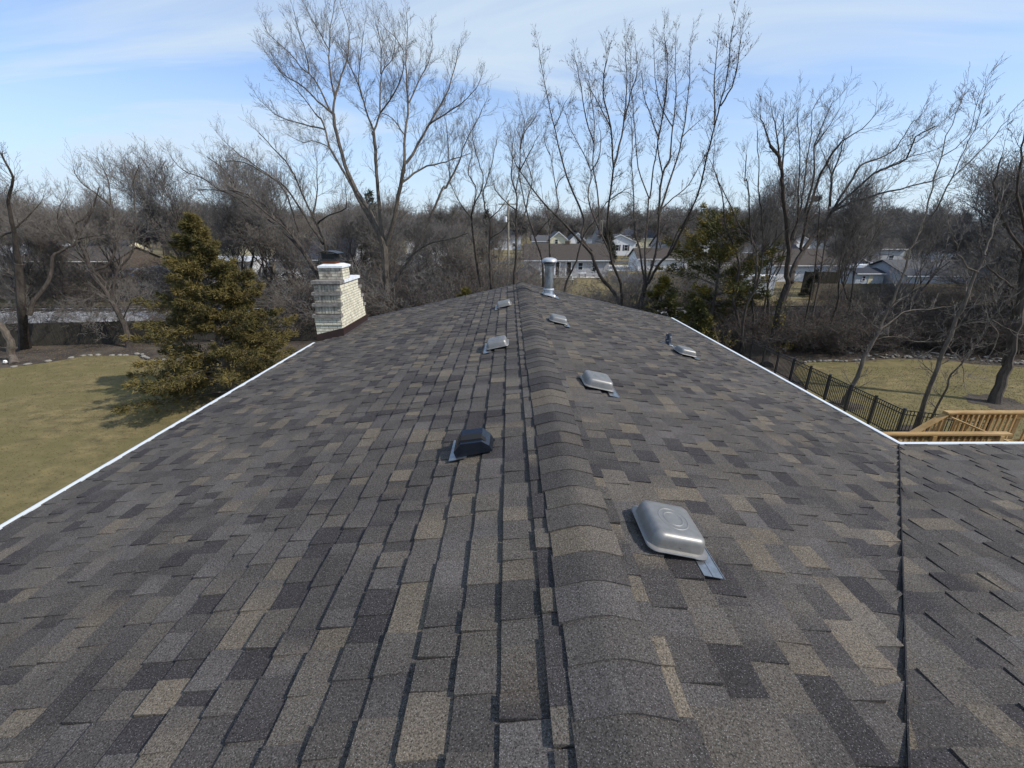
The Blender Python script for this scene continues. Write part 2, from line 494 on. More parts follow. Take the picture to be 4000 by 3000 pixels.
# caps of the wing ridge (behind the frame, kept for a step to the side)
y = .3
while y < 6:
    tinted('ridge_cap', [([FW(-.0, y + .2, .01), FW(-.0, y, .03), FW(.17, y, .03), FW(.17, y + .2, .01), FW(.17, y + .2, 0), FW(.17, y, 0), FW(0, y + .2, 0), FW(0, y, 0)], (tint(), tint()))], roof)
    y += .2

# rake edge at the far gable: thin raised starter strip, shingle thickness seen from inside
mb = MB()
for fr, L in ((FL, -XL / cl), (FR, XR / cr)):
    q = [fr(.2, YF - .055, .006), fr(L, YF - .055, .006), fr(L, YF + .012, .006), fr(.2, YF + .012, .006)]
    t = [fr(.2, YF - .050, .030), fr(L, YF - .050, .030), fr(L, YF + .012, .034), fr(.2, YF + .012, .034)]
    mb.add(q + t, [(4, 5, 6, 7), (0, 1, 5, 4), (1, 2, 6, 5), (2, 3, 7, 6), (3, 0, 4, 7)])
rk = hmb(mb, 'rake_edge', M['grayroof'], roof)
# woven shingle strips under the cut edges of the valley
vst = []
for i in range(26):
    x0, x1 = XR * i / 26, XR * (i + 1) / 26
    z0, z1 = ZA - PR * x0, ZA - PR * x1
    y0, y1 = yv(x0), yv(x1)
    q = [Vector((x0, y0 + .16, z0 + .006)), Vector((x0, y0, z0 + .006)), Vector((x1, y1, z1 + .006)), Vector((x1, y1 + .16, z1 + .006))]
    w0, w1 = PW * .0, PW * .0
    q2 = [Vector((x0, y0, z0 + .005)), Vector((x0 + .16, y0, z0 + .005)), Vector((x1 + .16, y1, z1 + .005)), Vector((x1, y1, z1 + .005))]
    for k in (q, q2):
        d = [p - Vector((0, 0, .004)) for p in k]
        vst.append((k + [d[3], d[2], d[0], d[1]], (tint(), tint())))
vs_ = tinted('valley_lining', vst, roof)
# dark strip along the cut wing courses; the valley's shade line is its colour
vst = []
for i in range(60):
    x0, x1 = XR * i / 60, XR * (i + 1) / 60
    z0, z1 = ZA - PR * x0, ZA - PR * x1
    y0, y1 = yv(x0), yv(x1)
    h0, h1 = .0345, .0345
    q = [Vector((x0 + .004, y0, z0 + h0)), Vector((x0 + .012, y0, z0 + h0)), Vector((x1 + .012, y1, z1 + h0)), Vector((x1 + .004, y1, z1 + h0))]
    d = [p - Vector((0, 0, .03)) for p in q]
    vst.append((q + [d[3], d[2], d[0], d[1]], ((.02, .02, .021), (.02, .02, .021))))
tinted('valley_shade_line', vst, roof)

# white drip edges, in lengths with open seams
def drip(p0, p1, outv, n):
    p0, p1, outv = Vector(p0), Vector(p1), Vector(outv)
    for i in range(n):
        a = p0.lerp(p1, i / n); b = p0.lerp(p1, (i + 1) / n)
        g = (b - a).normalized() * .003
        a = a + g; b = b - g
        up = Vector((0, 0, 1))
        w = .072
        pr = [outv * .008 + up * .035, outv * (w * .55) + up * .037, outv * w + up * .030, outv * w + up * .012, outv * (w - .012) - up * .10, outv * (w - .03) - up * .10, outv * .008 - up * .01]
        mb = MB()
        n_ = len(pr)
        vs = [a + q for q in pr] + [b + q for q in pr]
        mb.add(vs, [tuple(range(n_)), tuple(range(2 * n_ - 1, n_ - 1, -1))] + [(k, n_ + k, n_ + (k + 1) % n_, (k + 1) % n_) for k in range(n_)])
        hmb(mb, 'drip_edge', M['white'], roof)
drip((XL - .005, YN, zl - .004), (XL - .005, 10.80, zl - .004), (-1, 0, 0), 6)
drip((XR + .005, YIN + .02, zr_ - .004), (XR + .005, YF, zr_ - .004), (1, 0, 0), 3)
drip((XR + .02, YIN + .005, zr_ - .004), (XW, YIN + .005, zr_ - .004), (0, 1, 0), 3)

# walls, soffit, fascia
mb = MB()
mb.box(XL + .42, XR - .42, YN, YF - .35, -.1, zl - .12)
mb.box(XR - .42, XW - .4, -4.6, YIN - .42, -.1, zl - .12)
mb.add([(XL + .42, YF - .35, zl - .12), (XR - .42, YF - .35, zl - .12), (0, YF - .35, ZA - .2)], [(0, 1, 2)])
hmb(mb, 'wall', M['graywall'])
mb = MB()
mb.box(XL + .01, XL + .42, YN, YF - .02, zl - .135, zl - .115)
mb.box(XR - .42, XR - .01, YIN, YF - .02, zr_ - .135, zr_ - .115)
hmb(mb, 'soffit', M['white'])
# rake fascia boards on the far gable
mb = MB()
for x1, z1 in ((XL, zl), (XR, zr_)):
    mb.prism([(0, YF + .004, ZA - .03), (x1, YF + .004, z1 - .03), (x1, YF + .004, z1 - .20), (0, YF + .004, ZA - .20)], (0, .022, 0))
hmb(mb, 'fascia', M['white'])
def win(parent, x, y, z, w, h, axis, depth=.05):
    mb = MB()
    t = .06
    if axis == 'y':
        for a in ((x - w / 2, x + w / 2, z, z + t), (x - w / 2, x + w / 2, z + h - t, z + h), (x - w / 2, x - w / 2 + t, z + t, z + h - t), (x + w / 2 - t, x + w / 2, z + t, z + h - t), (x - w / 2 + t, x + w / 2 - t, z + h / 2 - .02, z + h / 2 + .02)):
            mb.box(a[0], a[1], y - depth, y + .01, a[2], a[3])
        g = MB(); g.box(x - w / 2 + t, x + w / 2 - t, y - depth * .4, y + .005, z + t, z + h - t)
    else:
        for a in ((y - w / 2, y + w / 2, z, z + t), (y - w / 2, y + w / 2, z + h - t, z + h), (y - w / 2, y - w / 2 + t, z + t, z + h - t), (y + w / 2 - t, y + w / 2, z + t, z + h - t), (y - w / 2 + t, y + w / 2 - t, z + h / 2 - .02, z + h / 2 + .02)):
            mb.box(x - depth, x + depth, a[0], a[1], a[2], a[3])
        g = MB(); g.box(x - depth * .4, x + depth * .4, y - w / 2 + t, y + w / 2 - t, z + t, z + h - t)
    return mb, g
for (x, y, z, w, h, ax) in ((XL + .42, 3, 1.0, 1.2, 1.2, 'x'), (XL + .42, 8, 1.0, 1.2, 1.2, 'x'), (XL + .42, 3, 3.2, 1.2, 1.1, 'x'), (XL + .42, 8, 3.2, 1.2, 1.1, 'x'), (XR - .42, 8, 3.2, 1.2, 1.1, 'x'), (XR - .42, 11, 1.0, 1.2, 1.2, 'x')):
    f, g = win(house, x, y, z, w, h, ax)
    fo = hmb(f, 'window', M['white']); hmb(g, 'pane', M['glass'], fo)

# ---------------------------------------------------------------- roof vents
def rrect(cx, cy, hx, hy, r, z, n=6):
    pts = []
    for (sx, sy, a0) in ((1, 1, 0), (-1, 1, 90), (-1, -1, 180), (1, -1, 270)):
        for k in range(n + 1):
            a = rad(a0 + 90 * k / n)
            pts.append((cx + sx * (hx - r) + r * math.cos(a), cy + sy * (hy - r) + r * math.sin(a), z))
    return pts
def loft(rings, closed_top=True):
    mb = MB(); n = len(rings[0]); vs = [p for r in rings for p in r]; fs = []
    for i in range(len(rings) - 1):
        for k in range(n):
            fs.append((i * n + k, i * n + (k + 1) % n, (i + 1) * n + (k + 1) % n, (i + 1) * n + k))
    if closed_top: fs.append(tuple(range((len(rings) - 1) * n, len(rings) * n)))
    return mb.add(vs, fs)
def slope_matrix(side, u, y):
    p = PL if side == 'L' else PR
    sg = -1 if side == 'L' else 1
    c = 1 / math.sqrt(1 + p * p)
    ex = Vector((sg * c, 0, -p * c)); ez = Vector((sg * p * c, 0, c)); ey = ez.cross(ex)
    o = Vector((u, y, ZA - p * abs(u))) - off
    return Matrix(((ex.x, ey.x, ez.x, o.x), (ex.y, ey.y, ez.y, o.y), (ex.z, ey.z, ez.z, o.z), (0, 0, 0, 1)))
def vent_meshes():
    hx, hy = .172, .192
    hood = loft([rrect(0, 0, hx - .03, hy - .03, .04, .046), rrect(0, 0, hx + .006, hy + .006, .055, .046), rrect(0, 0, hx + .010, hy + .010, .058, .053), rrect(0, 0, hx + .006, hy + .006, .055, .060), rrect(0, 0, hx - .014, hy - .014, .048, .062),
                 rrect(0, 0, hx - .020, hy - .020, .046, .105), rrect(0, 0, hx - .024, hy - .024, .045, .122), rrect(0, 0, hx - .033, hy - .033, .040, .136), rrect(0, 0, hx - .047, hy - .047, .032, .143), rrect(0, 0, hx - .062, hy - .062, .025, .145)])
    ring = MB()
    for r in (.085, .055):
        n = 28; vs = []; fs = []
        for (dr, z) in ((-.006, .1448), (-.002, .1475), (.002, .1475), (.006, .1448)):
            for k in range(n):
                a = 2 * math.pi * k / n
                vs.append(((r + dr) * math.cos(a), (r + dr) * 1.1 * math.sin(a), z))
        for i in range(3):
            for k in range(n): fs.append((i * n + k, i * n + (k + 1) % n, (i + 1) * n + (k + 1) % n, (i + 1) * n + k))
        ring.add(vs, fs)
    hood.add(ring.v, ring.f)
    dark_throat = MB().box(-.115, .115, -.13, .13, -.01, .047)
    fl = MB(); fl.box(.10, .215, -.30, .30, .0315, .0345)
    fl.box(.212, .216, -.30, .30, .0345, .038)
    fl.box(.150, .153, -.30, .30, .0345, .0365)
    rivet = MB()
    for sx, sy in ((0, -1), (1, 0), (-1, 0)):
        rivet.box(sx * hx - .003 - .018 * sx, sx * hx + .003 - .018 * sx, sy * hy - .003 - .018 * sy * 1.0, sy * hy + .003 - .018 * sy, .08, .086)
    return hood.mesh('hood', M['vent'], True), dark_throat.mesh('dark_throat', M['void']), fl.mesh('flange', M['metal']), rivet.mesh('rivet', M['metal'])
VM = vent_meshes()
def vent(side, u, y, label, name='roof_vent'):
    r = empty(name, (0, 0, 0), parent=house)
    r['label'] = label
    mw = slope_matrix(side, u, y)
    for nm, me in zip(('hood', 'dark_throat', 'flange', 'rivet'), VM):
        o = D.objects.new(nm, me); link(o, r); o.matrix_local = mw
    return r
vent('R', .500, 2.065, 'gray metal box vent with two pressed rings, nearest on the right slope')
vent('R', .590, 4.69, 'gray metal box vent, second up the right slope')
vent('R', .515, 8.19, 'gray metal box vent, third up the right slope, close to the flue pipe')
vent('R', 2.93, 7.87, 'low gray metal vent beside the small lead pipe out on the right slope')
vent('L', -.590, 6.44, 'gray metal box vent, nearer one on the left slope')
vent('L', -.525, 9.97, 'gray metal box vent, farther one on the left slope')

# black hood vent on the left slope
r = empty('hood_vent', parent=house); r['label'] = 'black metal exhaust hood with flat top and slanted sides'
mw = slope_matrix('L', -.700, 3.20) @ Matrix.Scale(1.06, 4)
# profile across the slope (local x), open towards the camera
pf = [(-.150, .035), (-.135, .085), (-.085, .150), (.085, .165), (.155, .085), (.150, .035)]
mb = MB(); n = len(pf)
y0, y1 = -.085, .115
vs = [(a, y0, b) for a, b in pf] + [(a * .97, y1, b * (.86 if b > .1 else 1)) for a, b in pf] + [(a * .93, y0 + .004, b - .01 if b > .1 else b) for a, b in pf] + [(a * .90, y1 - .01, (b - .01) * .85) for a, b in pf]
fs = [(i, i + 1, n + i + 1, n + i) for i in range(n - 1)] + [(2 * n + i + 1, 2 * n + i, 3 * n + i, 3 * n + i + 1) for i in range(n - 1)] + [(i, 2 * n + i, 2 * n + i + 1, i + 1) for i in range(n - 1)]
fs += [tuple(range(n, 2 * n))]
mb.add(vs, fs); mb.box(-.155, .155, y0, y0 + .01, .02, .036)
o = mb.build('hood', M['hood'], r); o.matrix_local = mw
tp = [(a * .95, y0 + .014, b * .95) for a, b in pf]
o = MB().prism(tp, (0, .15, 0)).build('dark_throat', M['void'], r); o.matrix_local = mw  # solid black fill; its colour stands for the shade inside the open hood
o = MB().box(.06, .20, -.20, .14, .0315, .0345).build('flange', M['metal'], r); o.matrix_local = mw

# tall round flue pipe with domed cap
r = empty('flue_pipe', parent=house); r['label'] = 'tall galvanized flue pipe with a domed cap near the far ridge end'
px, py = .665, 11.87
bz = ZA - PR * px
mw = slope_matrix('R', px, py)
sk = loft([rrect(0, 0, .185, .17, .05, .03), rrect(0, 0, .19, .175, .05, .045), rrect(0, 0, .18, .165, .05, .055), rrect(0, 0, .172, .157, .05, .085), rrect(0, 0, .155, .14, .05, .10)])
o = sk.build('base_box', M['metal'], r, True); o.matrix_local = mw
o = MB().box(.06, .27, -.27, .20, .0315, .035).build('flange', M['metal'], r); o.matrix_local = mw
loc = (px - off.x, py - off.y, bz - off.z)
MB().lathe([(.16, .04), (.135, .13), (.122, .20)], 28).build('cone', M['metal'], r, True, loc)
MB().lathe([(.118, .17), (.145, .175), (.15, .195), (.142, .215), (.118, .225)], 28).build('storm_collar', M['zinccap'], r, True, loc)
MB().lathe([(.117, .10), (.117, .87)], 28).build('pipe', M['pipe'], r, True, loc)
MB().lathe([(.117, .83), (.150, .845), (.175, .865), (.175, .872), (.12, .875)], 28).build('cap_skirt', M['metal'], r, True, loc)
MB().lathe([(.150, .855), (.150, .925)], 28).build('cap_throat', M['void'], r, True, loc)
MB().lathe([(.12, .893), (.195, .897), (.200, .905), (.195, .911), (.12, .915)], 28).build('cap_band', M['metal'], r, True, loc)
MB().lathe([(.15, .925), (.203, .928), (.208, .938), (.200, .950), (.197, .965), (.185, .985), (.15, 1.008), (.09, 1.025), (.0, 1.03)], 28).build('cap_dome', M['zinccap'], r, True, loc)

# lead plumbing stack
r = empty('plumbing_stack', parent=house); r['label'] = 'short dark lead pipe with pale streaks on the right slope'
px, py = 2.86, 8.56
loc = (px - off.x, py - off.y, ZA - PR * px - off.z)
MB().lathe([(.055, -.02), (.060, .0), (.058, .235), (.050, .240), (.044, .235), (.044, .10), (0, .10)], 18).build('pipe', M['lead'], r, True, loc)
o = MB().box(-.13, .16, -.14, .14, .014, .0175).build('flange', M['lead'], r); o.matrix_local = slope_matrix('R', px, py)

# ---------------------------------------------------------------- chimney
ch = empty('chimney', parent=house)
ch['label'] = 'white painted brick chimney with stepped gray ledges and brown flashing'
rc = random.Random(8)
CX0, CX1 = -5.45, -4.765          # constant width across the slope
def cbox(name, m, x0, x1, y0, y1, z0, z1):
    return hmb(MB().box(x0, x1, y0, y1, z0, z1), name, m, ch)
tiers = [  # y-near, y-far, z-low, z-high, face style
    (11.00, 12.95, 4.70, 5.60, 'run'),
    (11.09, 12.85, 5.60, 5.876, 'soldier'),
    (11.16, 12.74, 5.876, 6.15, 'soldier'),
    (11.23, 12.62, 6.15, 6.40, 'soldier'),
]
BH, BL, JT = .062, .225, .013
def brick(x0, x1, y0, y1, z0, z1, m):
    g = rc.uniform(-.0015, .0025)
    hmb(MB().box(x0, x1, y0, y1, z0, z1), 'brick', m, ch) if False else None
nb = [0]
bricks_small = MB()
def put(face, u0, u1, z0, z1, dirty, plane, single=True):
    pr = rc.uniform(.004, .010)
    mb = MB()
    if face == 'near':   # plane = y
        mb.box(u0, u1, plane - pr, plane + .02, z0, z1)
    elif face == 'right':
        mb.box(plane - .02, plane + pr, u0, u1, z0, z1)
    elif face == 'far':
        mb.box(u0, u1, plane - .02, plane + pr, z0, z1)
    else:
        mb.box(plane - pr, plane + .02, u0, u1, z0, z1)
    m = M['brickdirty'] if dirty else M['brick']
    if single and nb[0] < 262:
        nb[0] += 1
        hmb(mb, 'brick', m, ch)
    else:
        bricks_small.add(mb.v, mb.f)
def rowfill(face, plane, u0, u1, z0, z1, dirty, single=True, zmin=None):
    z = z0; k = 0
    nrow = max(1, round((z1 - z0) / (BH + JT)))
    bh = (z1 - z0) / nrow
    for k in range(nrow):
        z = z0 + k * bh
        u = u0 - (BL / 2 if k % 2 else 0)
        while u < u1 - .01:
            a = max(u, u0); b = min(u + BL - JT, u1)
            if b - a > .02:
                if zmin is None or z + bh > zmin((a + b) / 2, plane):
                    put(face, a, b, z + JT / 2, z + bh - JT / 2, dirty, plane, single)
            u += BL
def soldier(face, plane, u0, u1, z0, z1, dirty, single=True):
    # running returns at both ends and upright bricks between
    e = .11
    rowfill(face, plane, u0, u0 + e, z0, z1, dirty, single)
    rowfill(face, plane, u1 - e, u1, z0, z1, dirty, single)
    n = round((u1 - u0 - 2 * e) / (BH + JT)); w = (u1 - u0 - 2 * e) / n
    for k in range(n):
        put(face, u0 + e + k * w + JT / 2, u0 + e + (k + 1) * w - JT / 2, z0 + .004, z1 - .004, dirty, plane, single)
core = MB()
for (y0, y1, z0, z1, st) in tiers:
    core.box(CX0 + .012, CX1 - .012, y0 + .012, y1 - .012, z0, z1)
core.box(CX0 + .082, CX1 - .012, 11.492, 12.04, 6.40, 6.73)
hmb(core, 'mortar_core', M['mortar'], ch)
LH = .075
zm0 = lambda u, pl: ZA - PL * (-CX1) + .12
for i, (y0, y1, z0, z1, st) in enumerate(tiers):
    top = z1 - LH
    if st == 'run':
        rowfill('near', y0 + .012, CX0, CX1, 4.70, 5.31, False); rowfill('near', y0 + .012, CX0, CX1, 5.325, top, False)
    else:
        soldier('near', y0 + .012, CX0, CX1, z0 + .002, top, True)
    rowfill('right', CX1 - .012, y0 + .012, y1 - .012, max(z0, 4.98) if i == 0 else z0, z1, False)
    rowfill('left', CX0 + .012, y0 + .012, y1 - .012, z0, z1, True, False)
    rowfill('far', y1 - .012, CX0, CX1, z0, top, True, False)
rowfill('near', 11.492, CX0 + .07, CX1, 6.432, 6.726, True)
rowfill('right', CX1 - .012, 11.49, 12.03, 6.432, 6.726, False)
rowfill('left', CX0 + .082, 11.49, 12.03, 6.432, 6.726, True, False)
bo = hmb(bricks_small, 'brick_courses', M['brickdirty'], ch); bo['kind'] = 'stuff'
# ledges: slabs that stick out on the near and far side
for i, (y0, y1, z0, z1, st) in enumerate(tiers[:3]):
    for (a, b) in ((y0 - .045, tiers[i + 1][0] + .03), (tiers[i + 1][1] - .03, y1 + .045)):
        cbox('ledge', M['ledge'], CX0 - .035, CX1 + .022, a, b, z1 - LH, z1)
cbox('ledge', M['ledge'], CX0 - .035, CX1 + .03, 11.17, 11.47, 6.352, 6.432)
mb = MB(); 
for k in range(5):
    a = 11.475 + k * .245
    mb = MB().box(CX0 + .1, CX1 + .035, a, a + .24, 6.354, 6.43)
    hmb(mb, 'ledge', M['crown'], ch)
cbox('ledge', M['ledge'], CX0 - .004, CX1 + .008, tiers[0][0] - .012, tiers[0][0] + .05, 5.312, 5.324)
# sloped white cap
x0, x1, y0, y1 = CX0 + .075, CX1 + .028, 11.44, 12.08
mb = MB().add([(x0, y0, 6.728), (x1, y0, 6.728), (x1, y1, 6.728), (x0, y1, 6.728), (x0, y0, 6.775), (x1, y0, 6.775), (x1, y1, 6.775), (x0, y1, 6.775),
               (x0 + .12, y0 + .14, 6.825), (x1 - .12, y0 + .14, 6.825), (x1 - .12, y1 - .14, 6.825), (x0 + .12, y1 - .14, 6.825)],
              [(0, 3, 2, 1), (0, 1, 5, 4), (1, 2, 6, 5), (2, 3, 7, 6), (3, 0, 4, 7), (4, 5, 9, 8), (5, 6, 10, 9), (6, 7, 11, 10), (7, 4, 8, 11), (8, 9, 10, 11)])
hmb(mb, 'cap', M['crown'], ch)
xc, yc = -5.12, 11.76
cbox('flue', M['clay'], xc - .17, xc + .17, yc - .15, yc + .15, 6.80, 6.895)
hmb(MB().box(xc - .25, xc + .25, yc - .22, yc + .22, 6.895, 6.915).box(xc - .21, xc + .21, yc - .18, yc + .18, 6.915, 6.945), 'arrestor_tray', M['blackmetal'], ch)
mb = MB()
for k in range(13):
    a = -.168 + .028 * k
    for s_ in (-.168, .168):
        mb.box(xc + a - .003, xc + a + .003, yc + s_ - .003, yc + s_ + .003, 6.94, 7.09)
        mb.box(xc + s_ - .003, xc + s_ + .003, yc + a - .0035, yc + a + .0035, 6.94, 7.09)
for z in (6.97, 7.00, 7.03, 7.06):
    mb.box(xc - .172, xc + .172, yc - .174, yc - .170, z, z + .004).box(xc - .172, xc + .172, yc + .170, yc + .174, z, z + .004)
    mb.box(xc - .174, xc - .170, yc - .172, yc + .172, z, z + .004).box(xc + .170, xc + .174, yc - .172, yc + .172, z, z + .004)
mb.box(xc - .155, xc + .155, yc - .155, yc + .155, 6.94, 7.07)
hmb(mb, 'arrestor_mesh', M['blackmetal'], ch)
mb = MB(); n = 10
pr = [(xc - .28 + .56 * k / n, 7.075 + .06 * math.sin(math.pi * k / n)) for k in range(n + 1)]
vs = [(a, yc - .23, b) for a, b in pr] + [(a, yc + .23, b) for a, b in pr] + [(a, yc - .23, b + .008) for a, b in pr] + [(a, yc + .23, b + .008) for a, b in pr]
m_ = n + 1
fs = [(k, k + 1, m_ + k + 1, m_ + k) for k in range(n)] + [(2 * m_ + k, 3 * m_ + k, 3 * m_ + k + 1, 2 * m_ + k + 1) for k in range(n)] + [(k, 2 * m_ + k, 2 * m_ + k + 1, k + 1) for k in range(n)]
mb.add(vs, fs)
hmb(mb, 'arrestor_lid', M['blackmetal'], ch, True)
# flashing follows the roof slope
def zroof(x): return ZA - PL * abs(x)
fx0, fx1, fy0, fy1 = CX0 - .012, CX1 + .018, tiers[0][0] - .018, tiers[0][1] + .018
mb = MB()
mb.prism([(fx0, fy0, zroof(fx0) - .16), (fx1, fy0, zroof(fx1) - .02), (fx1, fy0, zroof(fx1) + .215), (fx0, fy0, zroof(fx0) + .20)], (0, .012, 0))
mb.prism([(fx1, fy0, zroof(fx1) - .02), (fx1, fy1, zroof(fx1) - .02), (fx1, fy1, zroof(fx1) + .20), (fx1, fy0, zroof(fx1) + .215)], (.008, 0, 0))
hmb(mb, 'flashing', M['flash'], ch)
hmb(MB().prism([(fx1 + .01, fy0 - .03, zroof(fx1) + .022), (fx1 + .06, fy0 - .03, zroof(fx1 + .06) + .022), (fx1 + .06, fy1, zroof(fx1 + .06) + .022), (fx1 + .01, fy1, zroof(fx1) + .022)], (0, 0, .006)), 'flashing_foot', M['metal'], ch)
# ================================================================ ground
def sheet(name, pts, z, m, label=None):
    o = MB().add([(x, y, z) for x, y in pts], [tuple(range(len(pts)))]).build(name, m)
    tag(o, label, kind='structure'); return o
sheet('ground', [(-900, -300), (900, -300), (900, 1500), (-900, 1500)], -.06, M['litter'])
sheet('field_grass', [(-500, 46), (500, 46), (500, 700), (-500, 700)], -.04, M['fargrass'])
sheet('bank_grass', [(-160, 42.2), (160, 42.2), (160, 46.0), (-160, 46.0)], -.035, M['fargrass'])
LL = [(-60, -6), (-4.8, -6), (-4.8, 24), (-12, 25.2), (-17, 25.6), (-20.33, 25.7), (-22.2, 25.3), (-23.5, 25.9), (-24.5, 26.8), (-27.8, 26.6), (-28.4, 25.5), (-29.6, 24.4), (-31.5, 23.3), (-38, 21), (-60, 18)]
sheet('lawn', LL, -.03, M['grass'])
RL = [(4.6, -6), (60, -6), (60, 21), (38, 22.3), (33, 22.9), (30.0, 23.9), (28.9, 24.2), (27.6, 24.5), (26.9, 25.2), (25.4, 25.4), (24, 25.7), (22.5, 25.4), (21.5, 25.1), (20.2, 24.9), (19.2, 25.1), (17.8, 24.9), (16.8, 24.2), (15.8, 23.0), (14.9, 20.5), (10, 14), (4.6, 13)]
sheet('lawn', RL, -.028, M['grass'])
def mulch(cx, cy, rad_, label, seed):
    q = random.Random(seed); n = 18
    sheet('mulch_bed', [(cx + rad_ * q.uniform(.75, 1.15) * math.cos(6.283 * k / n), cy + rad_ * q.uniform(.75, 1.1) * math.sin(6.283 * k / n)) for k in range(n)], -.022, M['litter'], label)
mulch(22.6, 18.5, 1.25, 'dark mulch ring around the thick leaning trunk', 1)
mulch(15.2, 18.2, .7, 'dark mulch at the foot of the slender leaning tree', 2)
mulch(16.2, 15.3, .9, 'dark mulch at the foot of the forked leaning trunks', 3)
# railroad embankment
mb = MB()
nx = 160
prof = [(34.6, -.05), (35.6, .12), (36.6, .34), (37.2, .40), (42.6, .40), (43.4, .2), (44.4, -.05)]
vs = []; fs = []
rg = random.Random(4)
for i in range(nx + 1):
    x = -140 + 280 * i / nx
    for (yy, z) in prof:
        vs.append((x, yy + rg.uniform(-.12, .12), z + rg.uniform(-.03, .03)))
k = len(prof)
for i in range(nx):
    for j in range(k - 1):
        fs.append((i * k + j, (i + 1) * k + j, (i + 1) * k + j + 1, i * k + j + 1))
o = mb.add(vs, fs).build('track_bed', M['ballast'], smooth=True); o['kind'] = 'structure'
rt = empty('railroad_track', (0, 40.6, .4), 'rusty railroad track on its pale gray gravel bed behind the yards', 'railroad track')
for yy in (-.72, .72):
    MB().box(-140, 140, yy - .035, yy + .035, .07, .24).build('rail', M['rail'], rt)
mb = MB()
for i in range(-116, 117):
    x = i * 1.2 + rg.uniform(-.05, .05)
    mb.box(x - .12, x + .12, -1.3, 1.3, -.02, .085)
o = mb.build('sleeper_row', M['tie'], rt); o['kind'] = 'stuff'

# scattered leaf litter
def in_poly(x, y, P):
    c = False; n = len(P)
    for i in range(n):
        x1, y1 = P[i]; x2, y2 = P[i - 1]
        if (y1 > y) != (y2 > y) and x < (x2 - x1) * (y - y1) / (y2 - y1) + x1: c = not c
    return c
def leaves(name, n, region, z, mtl, size):
    r = random.Random(7); mb = MB(); V = []; F = []
    while n > 0:
        x, y = region(r)
        a = r.uniform(0, 6.28); s = size * r.uniform(.5, 1.3); t = r.uniform(.0, .03)
        c, q = math.cos(a) * s, math.sin(a) * s
        b = len(V)
        V += [(x - c, y - q, z + .004), (x + q * .5, y - c * .5, z + t), (x + c, y + q, z + .006), (x - q * .5, y + c * .5, z + t)]
        F.append((b, b + 1, b + 2, b + 3)); n -= 1
    mb.v = V; mb.f = F
    o = mb.build(name, mtl); o['kind'] = 'stuff'; return o
def reg_left(r):
    while True:
        x, y = r.uniform(-32, -7), r.uniform(3, 27)
        if in_poly(x, y, LL): return x, y
leaves('fallen_leaves', 6000, reg_left, -.03, M['leaf'], .035)
leaves('fallen_leaves', 1600, lambda r: (r.uniform(15, 40), r.uniform(14, 25)), -.028, M['leaf'], .035)
leaves('leaf_litter', 9000, lambda r: (r.uniform(13, 50), r.uniform(24.5, 34.5)), -.05, M['leaf'], .07)
leaves('leaf_litter', 6000, lambda r: (r.uniform(-50, -12), r.uniform(25.5, 30)), -.05, M['leaf'], .06)

# grass tufts give the near lawns relief
def tufts(n, region, z, name):
    r = random.Random(9); V = []; F = []
    for _ in range(n):
        x, y = region(r); h = r.uniform(.012, .032)
        for k in range(3):
            a = r.uniform(0, 6.28); b = len(V); w = .010
            V += [(x - w * math.sin(a), y + w * math.cos(a), z), (x + w * math.sin(a), y - w * math.cos(a), z), (x + h * .7 * math.cos(a), y + h * .7 * math.sin(a), z + h)]
            F.append((b, b + 1, b + 2))
    mb = MB(); mb.v = V; mb.f = F
    o = mb.build(name, M['grass']); o['kind'] = 'stuff'
tufts(34000, reg_left, -.03, 'lawn_grass')
tufts(24000, lambda r: (lambda t: t)((r.uniform(14.8, 36), r.uniform(13.5, 24))), -.028, 'lawn_grass')

# border stones
def rock(r, sx, sy, sz):
    vs = []
    n = 6
    for (q, zc) in ((.75, 0), (1.0, .35), (.9, .75), (.5, 1.0)):
        for k in range(n):
            a = 6.283 * k / n
            e = q * r.uniform(.8, 1.15)
            vs.append((sx * e * math.cos(a), sy * e * math.sin(a), sz * zc))
    fs = []
    for i in range(3):
        for k in range(n): fs.append((i * n + k, i * n + (k + 1) % n, (i + 1) * n + (k + 1) % n, (i + 1) * n + k))
    fs.append(tuple(range(3 * n, 4 * n)))
    return MB().add(vs, fs)
rr_ = random.Random(21)
rock_me = [rock(rr_, 1, 1, 1).mesh('stone', M['stone']) for _ in range(6)]
def stone(x, y, sx, sy, sz, label, group, a=None, z=-.04):
    o = D.objects.new('border_stone', rr_.choice(rock_me)); o.location = (x, y, z); o.scale = (sx, sy, sz); o.rotation_euler = (0, 0, rr_.uniform(0, 6) if a is None else a)
    link(o); tag(o, label, 'stone', group)
def row(pts, step, sx, sy, sz, label, group, jit=.05):
    for (a, b) in zip(pts, pts[1:]):
        L = math.dist(a, b); n = max(1, round(L / step)); an = math.atan2(b[1] - a[1], b[0] - a[0])
        for i in range(n):
            if rr_.random() < .22: continue
            t = (i + .5 + rr_.uniform(-.3, .3)) / n
            stone(a[0] + (b[0] - a[0]) * t + rr_.uniform(-jit, jit), a[1] + (b[1] - a[1]) * t + rr_.uniform(-jit, jit), sx * rr_.uniform(.75, 1.15), sy * rr_.uniform(.7, 1.2), sz * rr_.uniform(.7, 1.2), label, group, an + rr_.uniform(-.2, .2))
row([(16.78, 24.35), (17.85, 25.02), (19.2, 25.2), (20.2, 25.05), (21.46, 25.25)], .34, .17, .09, .10, 'pale flat edging stone bordering the right lawn', 'flat edging stones along the right lawn')
row([(21.5, 25.3), (22.5, 25.6)], .34, .17, .09, .10, 'pale flat edging stone bordering the right lawn', 'flat edging stones along the right lawn')
